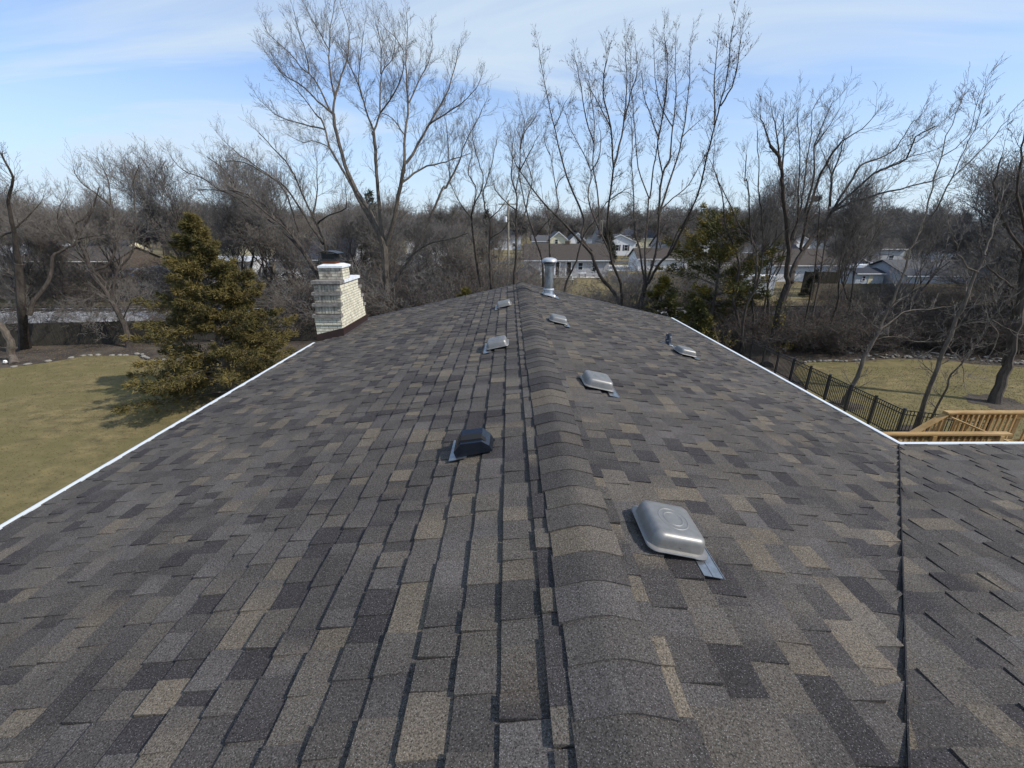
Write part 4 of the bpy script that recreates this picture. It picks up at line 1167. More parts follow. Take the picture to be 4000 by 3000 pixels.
TRACED = {
 'A': [[0.4,0.3,[[-9.17,30.43,-0.1],[-9.6,33.04,1.85],[-9.69,33.07,3.77],[-9.62,33.12,6.27],[-9.79,33.13,7.08]]],[0.26,0.14,[[-9.79,33.13,7.08],[-10.58,33.62,8.9],[-11.47,34.0,10.16],[-12.25,34.5,12.03],[-12.78,35.04,14.08],[-12.95,35.38,15.38]]],[0.13,0.02,[[-12.95,35.38,15.38],[-12.79,35.68,16.36],[-12.33,36.16,17.83],[-11.87,36.61,19.21],[-11.75,37.11,20.83],[-12.16,37.61,22.36]]],[0.11,0.02,[[-12.79,35.68,16.36],[-13.2,36.46,18.06],[-13.34,37.22,19.77],[-13.29,37.79,21.06],[-13.06,38.52,22.71],[-12.99,38.79,23.32]]],[0.11,0.02,[[-12.95,35.38,15.38],[-14.06,35.71,16.21],[-14.93,36.0,17.04],[-16.72,36.5,18.21],[-17.66,36.87,19.36],[-17.99,37.03,19.92]]],[0.1,0.02,[[-13.18,35.46,15.55],[-14.32,36.47,17.69],[-15.48,37.05,18.68],[-16.36,37.57,19.66],[-17.35,38.06,20.48],[-18.14,38.49,21.3],[-18.43,38.7,21.75]]],[0.07,0.02,[[-14.82,36.76,18.14],[-14.52,35.94,19.35],[-14.6,35.42,20.01],[-14.48,35.01,20.54],[-14.38,34.51,21.14]]],[0.07,0.02,[[-13.34,37.22,19.77],[-14.0,37.16,21.05],[-14.44,37.11,21.95],[-14.62,37.09,22.36]]],[0.2,0.07,[[-9.86,33.13,7.24],[-11.13,34.09,9.08],[-12.41,35.15,11.21],[-13.79,36.21,13.32],[-14.31,36.99,15.09],[-15.01,37.4,15.81]]],[0.07,0.02,[[-15.01,37.4,15.81],[-15.84,37.62,16.98],[-16.53,37.76,17.65],[-17.54,38.0,18.8],[-17.93,38.13,19.53]]],[0.09,0.02,[[-14.2,36.8,14.64],[-15.44,37.22,14.97],[-17.97,38.08,15.71],[-19.21,38.6,16.57],[-19.93,38.94,17.22]]],[0.06,0.02,[[-13.79,36.21,13.32],[-14.64,35.76,13.73],[-15.42,35.43,13.6],[-16.29,34.95,13.98]]],[0.2,0.13,[[-9.58,33.12,6.6],[-9.69,33.06,8.65],[-9.59,32.98,10.9],[-9.56,32.94,12.06],[-9.48,32.88,13.84]]],[0.1,0.02,[[-9.48,32.88,13.84],[-9.77,32.5,14.9],[-9.84,32.23,15.66],[-10.02,31.91,16.51],[-10.25,31.67,17.09],[-10.32,31.44,17.65],[-10.78,31.11,18.28]]],[0.1,0.02,[[-9.48,32.88,13.84],[-9.01,32.93,14.85],[-8.79,33.02,16.41],[-8.55,33.06,17.24],[-7.94,33.11,17.92],[-7.63,33.16,18.79],[-7.73,33.2,19.51]]],[0.07,0.02,[[-8.73,33.05,17.1],[-8.62,33.18,18.47],[-8.75,33.3,19.8]]],[0.08,0.02,[[-8.92,32.93,14.92],[-7.84,32.21,15.73],[-7.06,31.52,16.54],[-6.71,30.93,17.25],[-6.75,30.42,17.82],[-7.21,29.82,18.25]]],[0.06,0.02,[[-9.87,32.3,15.54],[-9.86,31.91,16.51],[-9.38,31.37,17.75],[-9.01,30.98,18.6]]],[0.24,0.15,[[-9.41,33.12,6.6],[-8.53,32.68,8.49],[-8.28,32.5,9.23],[-7.7,32.1,10.83],[-7.4,31.87,11.7]]],[0.14,0.02,[[-7.4,31.87,11.7],[-7.35,32.69,13.51],[-7.18,33.59,15.5],[-7.33,34.3,17.11],[-7.39,35.02,18.72],[-7.29,35.73,20.35],[-7.39,36.27,21.58]]],[0.14,0.03,[[-7.4,31.87,11.7],[-6.83,32.11,12.32],[-6.32,32.42,13.25],[-5.66,32.76,14.25],[-5.08,33.08,15.18],[-4.41,33.49,16.4],[-3.91,34.01,18.07],[-3.73,34.28,18.98]]],[0.08,0.02,[[-5.66,32.76,14.25],[-4.07,32.15,14.9],[-2.64,31.51,15.69],[-2.21,31.18,16.26]]],[0.08,0.02,[[-7.12,33.59,15.64],[-6.37,34.15,17.21],[-5.79,34.52,18.22],[-5.53,34.89,19.31],[-5.61,35.09,19.92]]],[0.07,0.02,[[-7.35,32.69,13.51],[-8.03,32.14,14.4],[-8.72,31.8,14.61],[-9.02,31.58,14.15]]],[0.18,0.08,[[-9.27,33.06,3.51],[-8.5,33.23,4.77],[-7.76,33.35,5.6],[-6.45,33.64,7.88],[-5.25,33.97,10.39],[-4.96,34.0,10.45],[-4.03,34.22,12.0]]],[0.07,0.02,[[-4.03,34.22,12.0],[-3.39,33.61,13.31],[-2.64,33.07,14.32],[-1.92,32.46,15.39]]],[0.06,0.02,[[-4.67,34.05,11.02],[-4.57,33.2,12.48],[-4.51,32.13,14.13],[-4.5,31.7,14.73]]],[0.11,0.03,[[-7.74,32.2,10.61],[-6.52,32.79,11.52],[-5.14,33.36,11.97],[-4.3,33.69,12.25],[-3.11,34.16,12.7]]],[0.12,0.04,[[-8.11,33.32,5.44],[-6.94,32.95,6.28],[-5.84,32.64,6.73],[-4.62,32.31,6.94],[-3.33,31.94,7.37]]]],
 'B': [[0.3,0.18,[[-14.25,31,-0.1],[-14.11,30.94,0.46],[-13.63,30.86,2.4],[-13.68,30.8,4.04],[-13.83,30.76,4.84]]],[0.16,0.03,[[-13.83,30.76,4.84],[-15.15,31.66,6.34],[-16.73,32.54,7.64],[-18.45,33.35,8.66],[-20.89,34.45,10.04],[-21.68,34.75,10.28],[-23.37,35.48,11.22],[-25.12,36.14,11.83],[-26.25,36.76,12.9]]],[0.15,0.03,[[-13.78,30.78,4.44],[-14.7,31.45,6.04],[-15.98,32.15,7.56],[-16.84,32.59,8.49],[-18.17,33.13,9.42],[-20.22,33.8,10.14],[-20.19,33.98,10.65],[-21.04,34.46,11.75],[-22.32,34.94,12.54]]],[0.16,0.03,[[-13.66,30.83,3.23],[-12.72,30.22,6.25],[-12.96,29.84,7.9],[-13.37,29.35,9.79],[-13.66,28.98,11.11],[-14.34,28.61,12.18],[-14.9,28.32,12.88]]],[0.13,0.03,[[-12.84,30.13,6.69],[-14.18,31.11,8.42],[-15.66,32.16,10.29],[-17.18,32.86,11.16],[-19.0,33.63,12.01],[-20.68,34.22,12.19]]],[0.13,0.03,[[-14.04,30.95,4.72],[-15.07,31.04,6.87],[-15.9,31.1,7.91],[-17.33,31.18,9.12],[-18.05,31.22,9.92],[-19.55,31.28,10.07],[-21.08,31.34,10.07]]],[0.1,0.02,[[-15.17,31.97,7.49],[-15.58,32.29,9.18],[-16.25,32.56,10.53],[-17.76,32.9,11.67],[-19.27,33.22,12.7],[-20.01,33.39,13.31]]],[0.09,0.02,[[-12.96,29.84,7.9],[-12.03,29.55,8.48],[-10.71,29.19,8.85],[-10.37,28.72,10.2]]],[0.09,0.02,[[-13.16,29.72,8.29],[-12.91,30.34,9.57],[-12.93,31.17,11.37],[-13.14,31.73,12.58]]]],
 'C': [[0.19,0.02,[[0.09,32,-0.1],[-0.02,32.07,3.83],[0.08,32.13,5.91],[0.07,32.19,8.0],[0.11,32.24,9.74],[-0.21,32.27,10.84],[-0.2,32.31,11.93],[-0.12,32.35,13.41]]],[0.07,0.02,[[0.07,32.21,8.88],[-0.68,32.63,9.42],[-1.35,33.12,10.23],[-1.54,33.47,10.96]]],[0.08,0.02,[[0.12,32.16,6.92],[0.75,32.91,8.72],[0.95,33.38,9.9],[1.24,33.82,10.99],[0.61,34.65,13.04],[0.8,35.31,14.71],[1.43,35.71,15.57]]],[0.06,0.02,[[0.06,32.25,10.02],[0.29,31.91,11.51],[0.36,31.57,12.92],[0.58,31.32,13.92],[0.41,31.15,14.56]]]],
 'C2': [[0.17,0.02,[[-1.84,36.67,-0.1],[-1.83,33.95,3.4],[-1.89,33.9,5.81],[-1.8,33.85,8.01],[-2.17,33.83,9.03],[-2.24,33.8,10.11],[-1.93,33.78,10.98],[-1.54,33.75,12.29],[-1.26,33.72,13.55]]],[0.06,0.02,[[-1.81,33.88,6.97],[-0.9,33.53,7.54],[-0.4,33.25,8.19]]],[0.07,0.02,[[-1.89,33.85,8.29],[-0.88,33.36,9.19],[-0.3,32.91,10.22]]],[0.15,0.02,[[-2.61,33.95,3.4],[-2.94,32.59,6.63],[-2.99,31.67,8.6],[-2.36,30.99,9.82],[-2.05,30.51,10.67],[-2.33,29.93,11.63],[-2.55,29.36,12.52],[-2.56,28.88,13.24]]],[0.08,0.02,[[-2.98,31.9,8.26],[-3.62,31.66,9.11],[-4.18,31.39,10.1],[-4.4,31.23,10.73]]],[0.08,0.02,[[-2.77,31.33,9.1],[-2.65,31.45,10.1],[-2.91,31.53,10.77],[-3.11,31.59,11.16],[-2.83,31.77,12.64],[-3.22,31.87,13.37]]]],
 'D': [[0.16,0.02,[[2.27,33.68,-0.1],[1.98,30.79,3.79],[1.85,30.66,5.61],[1.33,30.54,7.13],[0.92,30.45,8.22],[0.6,30.37,9.28],[0.29,30.25,10.64],[0.26,30.22,10.96],[0.33,30.1,12.34]]],[0.06,0.02,[[0.33,30.1,12.34],[0.48,30.28,13.18],[0.94,30.42,13.74],[1.39,30.59,14.44]]],[0.07,0.02,[[0.27,30.22,11.1],[0.86,30.0,12.12],[1.37,29.81,12.96]]],[0.08,0.03,[[1.33,30.54,7.13],[1.78,30.4,7.72],[2.36,30.23,8.36]]]],
 'E': [[0.15,0.02,[[3.26,37.73,-0.1],[2.9,35.17,4.42],[2.77,35.32,7.63],[3.35,35.4,9.14],[3.14,35.47,10.51],[2.76,35.56,12.36],[2.56,35.61,13.19]]],[0.06,0.02,[[3.19,35.47,10.51],[3.44,35.45,11.1],[4.25,35.44,11.69]]],[0.05,0.02,[[2.66,35.59,12.78],[2.16,35.35,13.78],[2.23,35.24,14.31]]],[0.06,0.02,[[2.76,35.32,7.72],[2.26,35.28,9.54],[2.07,35.27,10.18]]]],
 'F': [[0.2,0.15,[[8.42,32.74,-0.1],[8.35,34.06,2.01],[7.81,34.09,3.01],[6.64,34.14,4.25],[5.91,34.19,5.88]]],[0.17,0.03,[[5.91,34.19,5.88],[4.59,33.49,7.07],[2.99,32.58,8.49],[2.02,32.01,9.29],[0.69,31.04,10.72],[-0.21,30.2,11.94]]],[0.15,0.02,[[5.9,34.19,6.05],[5.14,34.78,7.05],[5.36,35.43,8.42],[4.08,36.97,11.51],[3.26,38.57,14.94],[2.7,39.65,17.29],[2.23,40.72,19.66],[1.99,41.57,21.57]]],[0.18,0.03,[[8.67,33.07,0.33],[8.08,32.3,2.22],[7.66,31.55,3.94],[6.77,30.79,5.45],[6.13,29.9,7.14],[5.78,28.72,9.2],[5.63,27.52,10.99],[5.05,26.17,12.73],[4.43,25.18,13.79],[4.19,24.54,14.41],[4.15,23.77,15.07]]],[0.1,0.02,[[6.51,30.57,6.08],[5.46,31.22,8.24],[4.97,31.66,9.71],[5.15,32.11,11.31],[4.47,32.55,12.72],[3.72,32.97,14.04],[3.38,33.27,15.04]]],[0.09,0.02,[[5.78,30.89,7.27],[5.71,31.79,9.61],[5.38,32.56,11.59],[5.44,33.17,13.19],[5.4,33.78,14.79],[5.16,34.55,16.79],[5.08,34.92,17.75]]],[0.07,0.02,[[5.44,33.17,13.11],[4.65,32.24,14.46],[4.08,31.16,15.89],[3.5,30.2,17.0]]],[0.09,0.02,[[5.63,27.52,10.99],[6.15,28.18,12.68],[6.37,28.82,14.37],[6.45,29.33,15.72],[6.39,30.02,17.55]]],[0.07,0.02,[[6.29,28.5,13.62],[6.47,28.26,14.78],[6.68,28.06,15.66],[6.64,27.92,16.3]]],[0.05,0.02,[[5.05,26.17,12.73],[4.34,26.32,13.84],[3.78,26.44,14.76]]],[0.06,0.02,[[3.15,38.57,15.11],[3.63,37.95,16.07],[3.92,37.48,16.77]]]],
 'F2': [[0.14,0.02,[[3.4,33,-0.1],[3.74,32.86,3.1],[4.11,32.77,4.39],[4.56,32.69,5.47],[4.95,32.57,7.25],[5.85,32.46,8.41],[6.41,32.38,9.39],[7.46,32.28,10.12],[8.06,32.23,10.41]]],[0.06,0.02,[[6.41,32.38,9.39],[7.38,31.95,10.02],[8.13,31.68,9.72]]],[0.07,0.02,[[5.19,32.35,11.34],[5.73,32.81,12.16],[5.94,33.52,13.62],[5.79,33.91,14.44]]]],
 'H': [[0.29,0.22,[[9.48,31.89,-0.1],[9.71,32.92,1.76],[9.82,32.86,3.09],[9.91,32.83,3.78]]],[0.12,0.02,[[9.84,32.84,3.61],[9.52,33.3,5.43],[9.23,33.61,6.66],[8.93,33.97,8.04],[8.76,34.63,10.61],[8.62,35.06,12.3],[8.56,35.72,14.81],[8.27,35.99,15.8]]],[0.13,0.07,[[9.91,32.83,3.78],[9.86,33.7,5.83],[10.03,34.48,7.68],[10.26,35.37,9.82]]],[0.07,0.02,[[10.26,35.37,9.82],[9.47,36.38,12.05],[9.33,37.33,14.3],[9.18,38.28,16.56],[9.02,39.04,18.38],[9.04,39.8,20.21],[8.78,40.27,21.31]]],[0.08,0.02,[[10.31,35.37,9.82],[10.29,35.04,11.89],[10.32,34.7,13.84],[10.35,34.29,16.01],[10.18,34.03,17.36],[9.76,33.66,19.08]]],[0.07,0.02,[[10.34,34.7,13.68],[9.47,34.44,15.15],[8.86,34.23,16.28],[8.52,34.02,17.36]]],[0.14,0.08,[[9.98,32.83,3.95],[10.38,32.88,5.87],[10.46,32.93,7.69],[10.28,32.98,9.68],[10.33,33.02,11.27],[10.74,33.05,12.19]]],[0.08,0.02,[[10.74,33.05,12.19],[10.87,33.66,14.25],[11.08,34.31,16.37],[10.95,34.9,18.32],[11.01,35.42,20.02]]],[0.07,0.02,[[10.35,33.02,11.19],[9.48,32.13,13.02],[9.43,31.45,14.3],[9.3,30.8,15.42],[8.9,29.93,16.81],[8.39,29.22,17.81]]],[0.12,0.02,[[10.42,32.94,8.2],[10.55,33.16,9.04],[11.28,33.78,11.35],[11.91,34.44,13.79],[12.25,35.2,16.6],[12.25,35.84,18.97],[12.25,36.16,20.14]]],[0.06,0.02,[[10.87,33.66,14.25],[10.02,34.19,15.69],[9.66,34.76,17.43],[9.55,35.45,19.55]]],[0.06,0.02,[[11.91,34.44,13.79],[12.84,34.88,14.64],[13.6,35.19,15.17]]],[0.15,0.02,[[10.08,32.83,3.78],[10.42,32.2,5.1],[11.1,31.46,6.34],[11.53,30.01,8.92],[10.69,29.28,7.7],[10.97,28.12,9.53],[10.67,26.77,11.53],[10.41,25.75,12.83],[10.12,24.52,14.16],[9.51,23.11,15.43],[9.22,22.51,15.89]]],[0.07,0.02,[[10.41,25.75,12.83],[10.61,26.9,14.79],[10.84,27.86,16.46],[11.15,28.52,17.63]]],[0.06,0.02,[[10.33,25.13,13.52],[10.48,24.52,14.16],[10.28,23.8,14.95],[9.95,23.16,15.59]]],[0.08,0.03,[[10.88,31.65,5.94],[11.4,31.3,7.87],[12.36,31.1,8.38]]],[0.08,0.02,[[10.38,33.1,8.87],[11.3,33.24,9.69],[12.39,33.41,10.59],[13.36,33.66,12.43],[13.97,33.78,13.3]]]],
 'J': [[0.15,0.02,[[14.84,26.87,-0.1],[15.75,29.07,0.79],[15.01,29.18,2.65],[14.76,29.22,3.38],[14.95,29.32,5.0],[14.53,29.41,6.38],[13.7,29.5,7.72],[13.15,29.62,9.65],[12.75,29.69,10.6],[12.35,29.75,11.47],[12.36,29.83,12.62]]],[0.13,0.02,[[14.94,26.87,-0.09],[14.48,26.67,1.36],[14.29,26.37,3.33],[14.47,26.19,4.34],[14.36,25.87,6.24],[13.68,25.5,8.28],[13.23,25.29,9.37],[12.93,25.13,10.15],[12.45,24.83,11.54],[12.16,24.65,12.34]]],[0.11,0.02,[[14.47,26.19,4.34],[14.68,26.9,5.86],[14.42,27.45,7.03],[13.85,27.86,7.71],[13.27,28.49,8.97],[12.56,29.26,10.55],[12.46,29.41,10.88],[12.12,29.83,11.76]]],[0.09,0.03,[[14.4,27.31,6.79],[14.11,27.35,7.71],[13.75,27.44,9.51],[13.48,27.49,10.38],[13.41,27.49,10.35],[13.28,27.56,11.64]]],[0.06,0.02,[[14.17,25.87,6.24],[14.69,25.68,6.84],[15.1,25.48,7.54],[15.59,25.35,7.71]]]],
 'I': [[0.36,0.27,[[14.87,24.11,-0.1],[16.76,26.98,-0.1],[16.71,26.91,2.9],[16.91,26.87,4.38]]],[0.22,0.09,[[16.91,26.87,4.38],[16.42,26.61,5.25],[16.03,26.21,6.52],[15.08,25.61,8.28],[14.31,25.11,9.63],[13.97,24.85,10.3],[13.45,24.51,11.12],[12.76,24.25,11.59]]],[0.07,0.02,[[12.76,24.25,11.59],[12.07,23.81,12.26],[11.57,23.44,12.81]]],[0.07,0.02,[[13.45,24.51,11.12],[12.68,23.94,12.29],[12.22,23.59,12.94]]],[0.08,0.02,[[13.89,24.76,10.41],[13.88,25.14,12.07],[13.72,25.4,13.24]]],[0.25,0.16,[[16.97,26.8,4.52],[17.17,27.14,5.2],[17.83,27.72,6.26],[18.56,28.2,7.08],[19.21,28.59,7.71]]],[0.14,0.06,[[17.8,27.72,6.39],[17.62,27.59,6.78],[17.18,26.91,8.72],[17.14,26.85,8.89],[16.93,26.36,10.15],[16.95,25.82,11.31],[17.15,25.44,12.01]]],[0.05,0.015,[[17.15,25.44,12.01],[17.58,24.88,12.42],[17.73,24.43,12.87],[17.68,24.29,13.05]]],[0.14,0.05,[[19.21,28.59,7.71],[20.11,29.15,8.68],[20.51,29.43,9.22],[21.37,30.0,10.27],[22.32,30.64,11.49],[23.83,31.2,11.99],[25.14,31.7,12.57]]],[0.05,0.015,[[25.14,31.7,12.57],[25.48,31.73,13.37],[25.77,31.76,14.08],[26.16,31.78,14.43],[26.35,31.8,15.12]]],[0.12,0.04,[[19.91,29.01,8.55],[20.87,28.84,9.75],[21.76,28.69,10.78],[22.36,28.62,11.11],[23.36,28.5,11.62],[23.49,28.37,12.71],[24.29,28.26,13.25]]],[0.12,0.03,[[20.13,29.15,8.7],[20.84,28.88,9.12],[22.23,28.4,9.65],[23.59,27.92,10.03],[24.36,27.64,10.27],[25.07,27.35,10.57]]],[0.06,0.015,[[21.95,28.68,10.84],[23.58,28.85,11.67],[25.01,28.98,12.02],[26.04,29.07,12.37]]],[0.05,0.015,[[23.18,28.43,12.27],[24.19,28.74,12.71],[24.93,29.02,13.27],[25.94,29.34,13.79]]],[0.12,0.03,[[19.95,29.22,8.99],[19.59,29.14,10.75],[19.7,29.11,11.43],[19.72,29.06,12.36],[19.71,29.04,12.88]]],[0.1,0.02,[[16.97,26.91,8.55],[16.89,26.74,10.5],[16.52,26.63,11.73],[16.61,26.53,12.73],[16.75,26.43,13.75],[16.9,26.39,14.08]]],[0.07,0.02,[[16.05,26.21,6.7],[15.8,25.7,7.77],[15.71,25.49,8.19],[14.6,24.4,10.26],[13.68,23.46,11.78],[13.05,22.9,12.59]]],[0.08,0.02,[[16.08,26.08,7.07],[16.54,26.76,8.6],[16.85,27.33,9.91],[17.15,28.07,11.62],[17.43,28.66,13.0],[17.55,29.16,14.18],[18.13,29.59,15.1]]],[0.06,0.015,[[16.51,26.61,11.97],[16.62,26.04,12.7],[16.65,25.57,13.28]]],[0.06,0.015,[[19.59,29.14,10.75],[18.74,29.13,11.97],[18.42,29.13,12.37]]]],
 'M': [[0.11,0.02,[[16.54,28.13,-0.1],[18.27,31.1,1.36],[18.2,31.24,4.45],[18.18,31.35,6.65],[18.02,31.46,8.76],[17.87,31.54,10.25],[17.61,31.58,11.01]]],[0.11,0.02,[[19.91,28.87,-0.39],[18.35,26.91,5.22],[17.12,25.74,8.0],[16.34,25.09,9.36],[16.28,25.05,9.42],[15.87,24.75,10.0]]],[0.12,0.02,[[20.46,28.87,-0.4],[21.07,30.34,5.98],[21.16,30.92,8.4],[21.21,31.18,9.46],[21.08,31.55,11.01]]]],
 'P': [[0.12,0.08,[[15.15,18.27,-0.1],[15.37,18.28,1.33],[15.62,18.36,2.65],[15.92,18.41,3.48]]],[0.08,0.045,[[15.92,18.41,3.48],[16.26,18.58,4.8],[16.53,18.75,6.08],[16.56,18.84,6.84],[16.89,18.95,7.58]]],[0.06,0.015,[[16.89,18.95,7.58],[17.18,19.3,8.79],[17.45,19.7,10.14],[17.74,20.04,11.28],[18.29,20.45,12.61]]],[0.045,0.012,[[16.99,19.04,7.82],[17.03,18.71,8.48],[16.75,18.17,9.61],[16.47,17.72,10.47],[16.28,17.39,11.04],[15.82,16.96,11.77]]],[0.045,0.012,[[17.03,18.71,8.48],[17.22,18.62,9.57],[17.79,18.54,10.43],[18.3,18.44,11.33],[18.47,18.39,11.92]]],[0.03,0.01,[[17.52,19.78,10.47],[17.86,19.46,10.92],[17.84,19.22,11.39],[17.44,18.9,12.12]]],[0.05,0.015,[[15.92,18.41,3.48],[16.59,18.64,3.87],[17.2,18.83,4.21],[18.45,19.13,4.27],[19.65,19.41,4.33]]],[0.04,0.012,[[16.13,18.5,4.28],[16.33,18.26,5.37],[16.52,18.11,5.99],[16.71,18.01,6.34]]],[0.035,0.012,[[15.8,18.39,3.04],[16.34,18.36,3.21],[16.99,18.33,3.16],[17.46,18.31,2.99]]],[0.035,0.012,[[15.9,18.41,3.53],[15.7,18.55,3.67],[15.45,18.75,3.96]]]],
 'Q': [[0.1,0.06,[[15.96,15.43,-0.1],[15.42,14.98,2.13],[15.46,15.02,3.09],[15.59,15.07,4.01],[15.72,15.12,5.03],[15.85,15.18,6.26],[15.94,15.21,6.8]]],[0.055,0.015,[[15.94,15.21,6.8],[16.15,15.41,7.2],[16.5,15.8,8.0],[16.75,16.08,8.61]]],[0.04,0.012,[[15.9,15.18,6.26],[15.29,15.16,6.55],[14.84,15.14,7.04],[14.54,15.12,7.41],[14.18,15.1,7.8]]],[0.04,0.012,[[15.56,15.04,3.65],[15.99,15.04,3.32],[16.36,15.04,3.03],[16.56,15.03,2.6]]],[0.035,0.012,[[15.57,15.04,3.6],[15.28,15.12,3.58],[15.1,15.19,3.37],[14.95,15.25,3.16]]],[0.035,0.012,[[15.54,15.07,4.15],[15.69,15.06,4.33],[15.87,15.06,4.44]]],[0.075,0.035,[[16.26,15.43,-0.0],[16.23,15.16,1.66],[16.11,15.05,2.35],[16.22,14.91,3.07]]],[0.04,0.02,[[16.36,15.04,3.03],[16.48,14.98,3.66],[16.64,14.89,4.54],[16.78,14.81,5.3],[17.19,14.74,5.77],[17.43,14.7,6.02]]],[0.03,0.01,[[16.66,14.89,4.5],[16.94,14.74,4.13],[16.73,14.53,3.56]]],[0.03,0.01,[[16.67,14.87,4.64],[17.34,14.8,4.3],[17.86,14.74,4.13]]]],
 'R': [[0.24,0.15,[[22.43,18.45,-0.1],[22.58,18.68,1.24],[22.62,18.72,1.83],[22.46,18.78,2.81],[22.33,18.87,4.2],[21.87,19.03,6.57],[21.64,19.1,7.57]]],[0.08,0.02,[[22.6,18.8,3.09],[22.18,19.12,3.59],[21.83,19.49,4.37],[21.77,19.83,5.16]]],[0.08,0.02,[[22.16,18.91,5.01],[21.3,19.02,5.53],[20.55,19.11,6.05],[19.93,19.22,6.82]]],[0.1,0.03,[[21.87,19.03,6.57],[20.77,19.03,7.57],[19.82,19.03,8.63],[19.34,19.03,9.46],[19.29,19.03,10.36]]],[0.1,0.03,[[21.67,19.08,7.32],[20.2,18.8,8.99],[19.59,18.57,10.29],[19.17,18.41,11.11]]]],
 'U': [[0.3,0.24,[[-33.63,28.61,-0.1],[-30.91,26.88,2.7],[-30.37,26.79,4.23],[-29.77,26.7,5.69]]],[0.2,0.05,[[-29.77,26.7,5.69],[-28.87,26.3,7.44],[-28.2,25.89,9.05],[-27.09,25.57,10.26],[-26.9,25.21,11.39]]],[0.2,0.05,[[-30.55,26.88,2.58],[-30.12,27.12,3.43],[-29.15,27.54,4.66],[-28.8,27.9,5.97],[-28.29,28.08,6.41],[-27.63,28.29,6.69],[-27.21,28.51,7.42],[-26.29,28.96,8.86]]],[0.09,0.02,[[-27.63,28.29,6.69],[-28.67,28.73,7.56],[-28.81,29.07,8.51],[-28.37,29.46,9.53]]],[0.08,0.02,[[-27.3,28.4,7.05],[-26.23,28.28,7.2],[-25.16,28.17,7.35]]],[0.08,0.02,[[-27.26,28.51,7.49],[-27.84,28.8,8.36],[-28.11,28.98,8.93]]],[0.09,0.02,[[-29.8,26.3,7.24],[-29.07,26.56,7.64],[-28.18,26.92,8.51],[-27.62,27.15,9.12]]]],
 'V': [[0.22,0.14,[[-26.71,28.89,-0.1],[-26.71,29.04,1.52],[-27.23,29.1,3.44],[-27.95,29.15,4.88]]],[0.15,0.04,[[-27.95,29.15,4.88],[-28.07,29.33,5.96],[-28.35,29.46,6.65],[-28.35,29.67,7.93],[-27.68,29.79,8.38],[-27.09,29.94,9.12],[-26.59,30.12,10.15]]],[0.12,0.03,[[-27.93,29.19,5.03],[-26.75,29.54,5.63],[-26.26,30.0,7.4],[-26.41,30.5,9.3],[-26.53,30.85,10.65],[-26.86,31.11,11.54]]],[0.1,0.03,[[-27.46,29.12,4.08],[-28.12,29.02,3.53],[-28.55,28.87,2.32]]],[0.1,0.03,[[-27.16,29.08,3.11],[-26.39,29.48,5.09],[-25.3,29.78,6.25],[-24.83,30.24,8.54],[-24.74,30.62,10.41],[-24.21,30.87,11.52]]],[0.08,0.02,[[-26.32,30.37,8.99],[-26.95,30.05,9.86],[-27.41,29.83,10.41],[-27.35,29.63,11.15]]],[0.07,0.02,[[-26.7,29.05,1.86],[-25.85,29.04,2.95],[-24.47,29.02,3.69]]]],
 'U1': [[0.24,0.18,[[-30.33,24.93,-0.1],[-30.91,25.42,0.34],[-30.69,25.44,1.08],[-30.72,25.47,1.68],[-30.87,25.49,2.2],[-31.33,25.52,2.85],[-31.18,25.57,4.04]]]],
}
# ================================================================ trees
def seg_mesh(name, segs, m):
    """segs: array-like of (x0,y0,z0,x1,y1,z1,r0,r1) -> three-sided tapered prisms"""
    A = np.array(segs, dtype=np.float64)
    p0, p1, r0, r1 = A[:, 0:3], A[:, 3:6], A[:, 6:7], A[:, 7:8]
    d = p1 - p0; L = np.linalg.norm(d, axis=1, keepdims=True); L[L == 0] = 1e-6; d = d / L
    ref = np.where(np.abs(d[:, 2:3]) > .9, np.array([[1., 0, 0]]), np.array([[0, 0, 1.]]))
    u = np.cross(d, ref); u /= np.linalg.norm(u, axis=1, keepdims=True); w = np.cross(d, u)
    n = len(A); V = np.empty((n, 6, 3))
    for k in range(3):
        a = 2 * math.pi * k / 3
        o = u * math.cos(a) + w * math.sin(a)
        V[:, k] = p0 + o * r0; V[:, 3 + k] = p1 + o * r1
    V = V.reshape(-1, 3)
    q = np.array([[0, 1, 4, 3], [1, 2, 5, 4], [2, 0, 3, 5]])
    F = (np.arange(n)[:, None, None] * 6 + q[None]).reshape(-1, 4)
    me = D.meshes.new(name)
    me.vertices.add(len(V)); me.vertices.foreach_set('co', V.ravel())
    me.loops.add(F.size); me.loops.foreach_set('vertex_index', F.ravel())
    me.polygons.add(len(F)); me.polygons.foreach_set('loop_start', np.arange(0, F.size, 4)); me.polygons.foreach_set('loop_total', np.full(len(F), 4))
    me.polygons.foreach_set('use_smooth', [True] * len(F))
    me.update(calc_edges=True); me.materials.append(m)
    return me

def tri_mesh(name, V, m):
    V = np.asarray(V, dtype=np.float64).reshape(-1, 3); n = len(V) // 3
    me = D.meshes.new(name)
    me.vertices.add(len(V)); me.vertices.foreach_set('co', V.ravel())
    me.loops.add(len(V)); me.loops.foreach_set('vertex_index', np.arange(len(V)))
    me.polygons.add(n); me.polygons.foreach_set('loop_start', np.arange(0, len(V), 3)); me.polygons.foreach_set('loop_total', np.full(n, 3))
    me.update(calc_edges=True); me.materials.append(m)
    return me

def rvec(r):
    while True:
        v = Vector((r.uniform(-1, 1), r.uniform(-1, 1), r.uniform(-1, 1)))
        if .05 < v.length < 1: return v.normalized()
def bend(d, ang, r):
    ax = d.cross(rvec(r))
    if ax.length < 1e-3: ax = d.orthogonal()
    return (Matrix.Rotation(ang, 3, ax.normalized()) @ d).normalized()

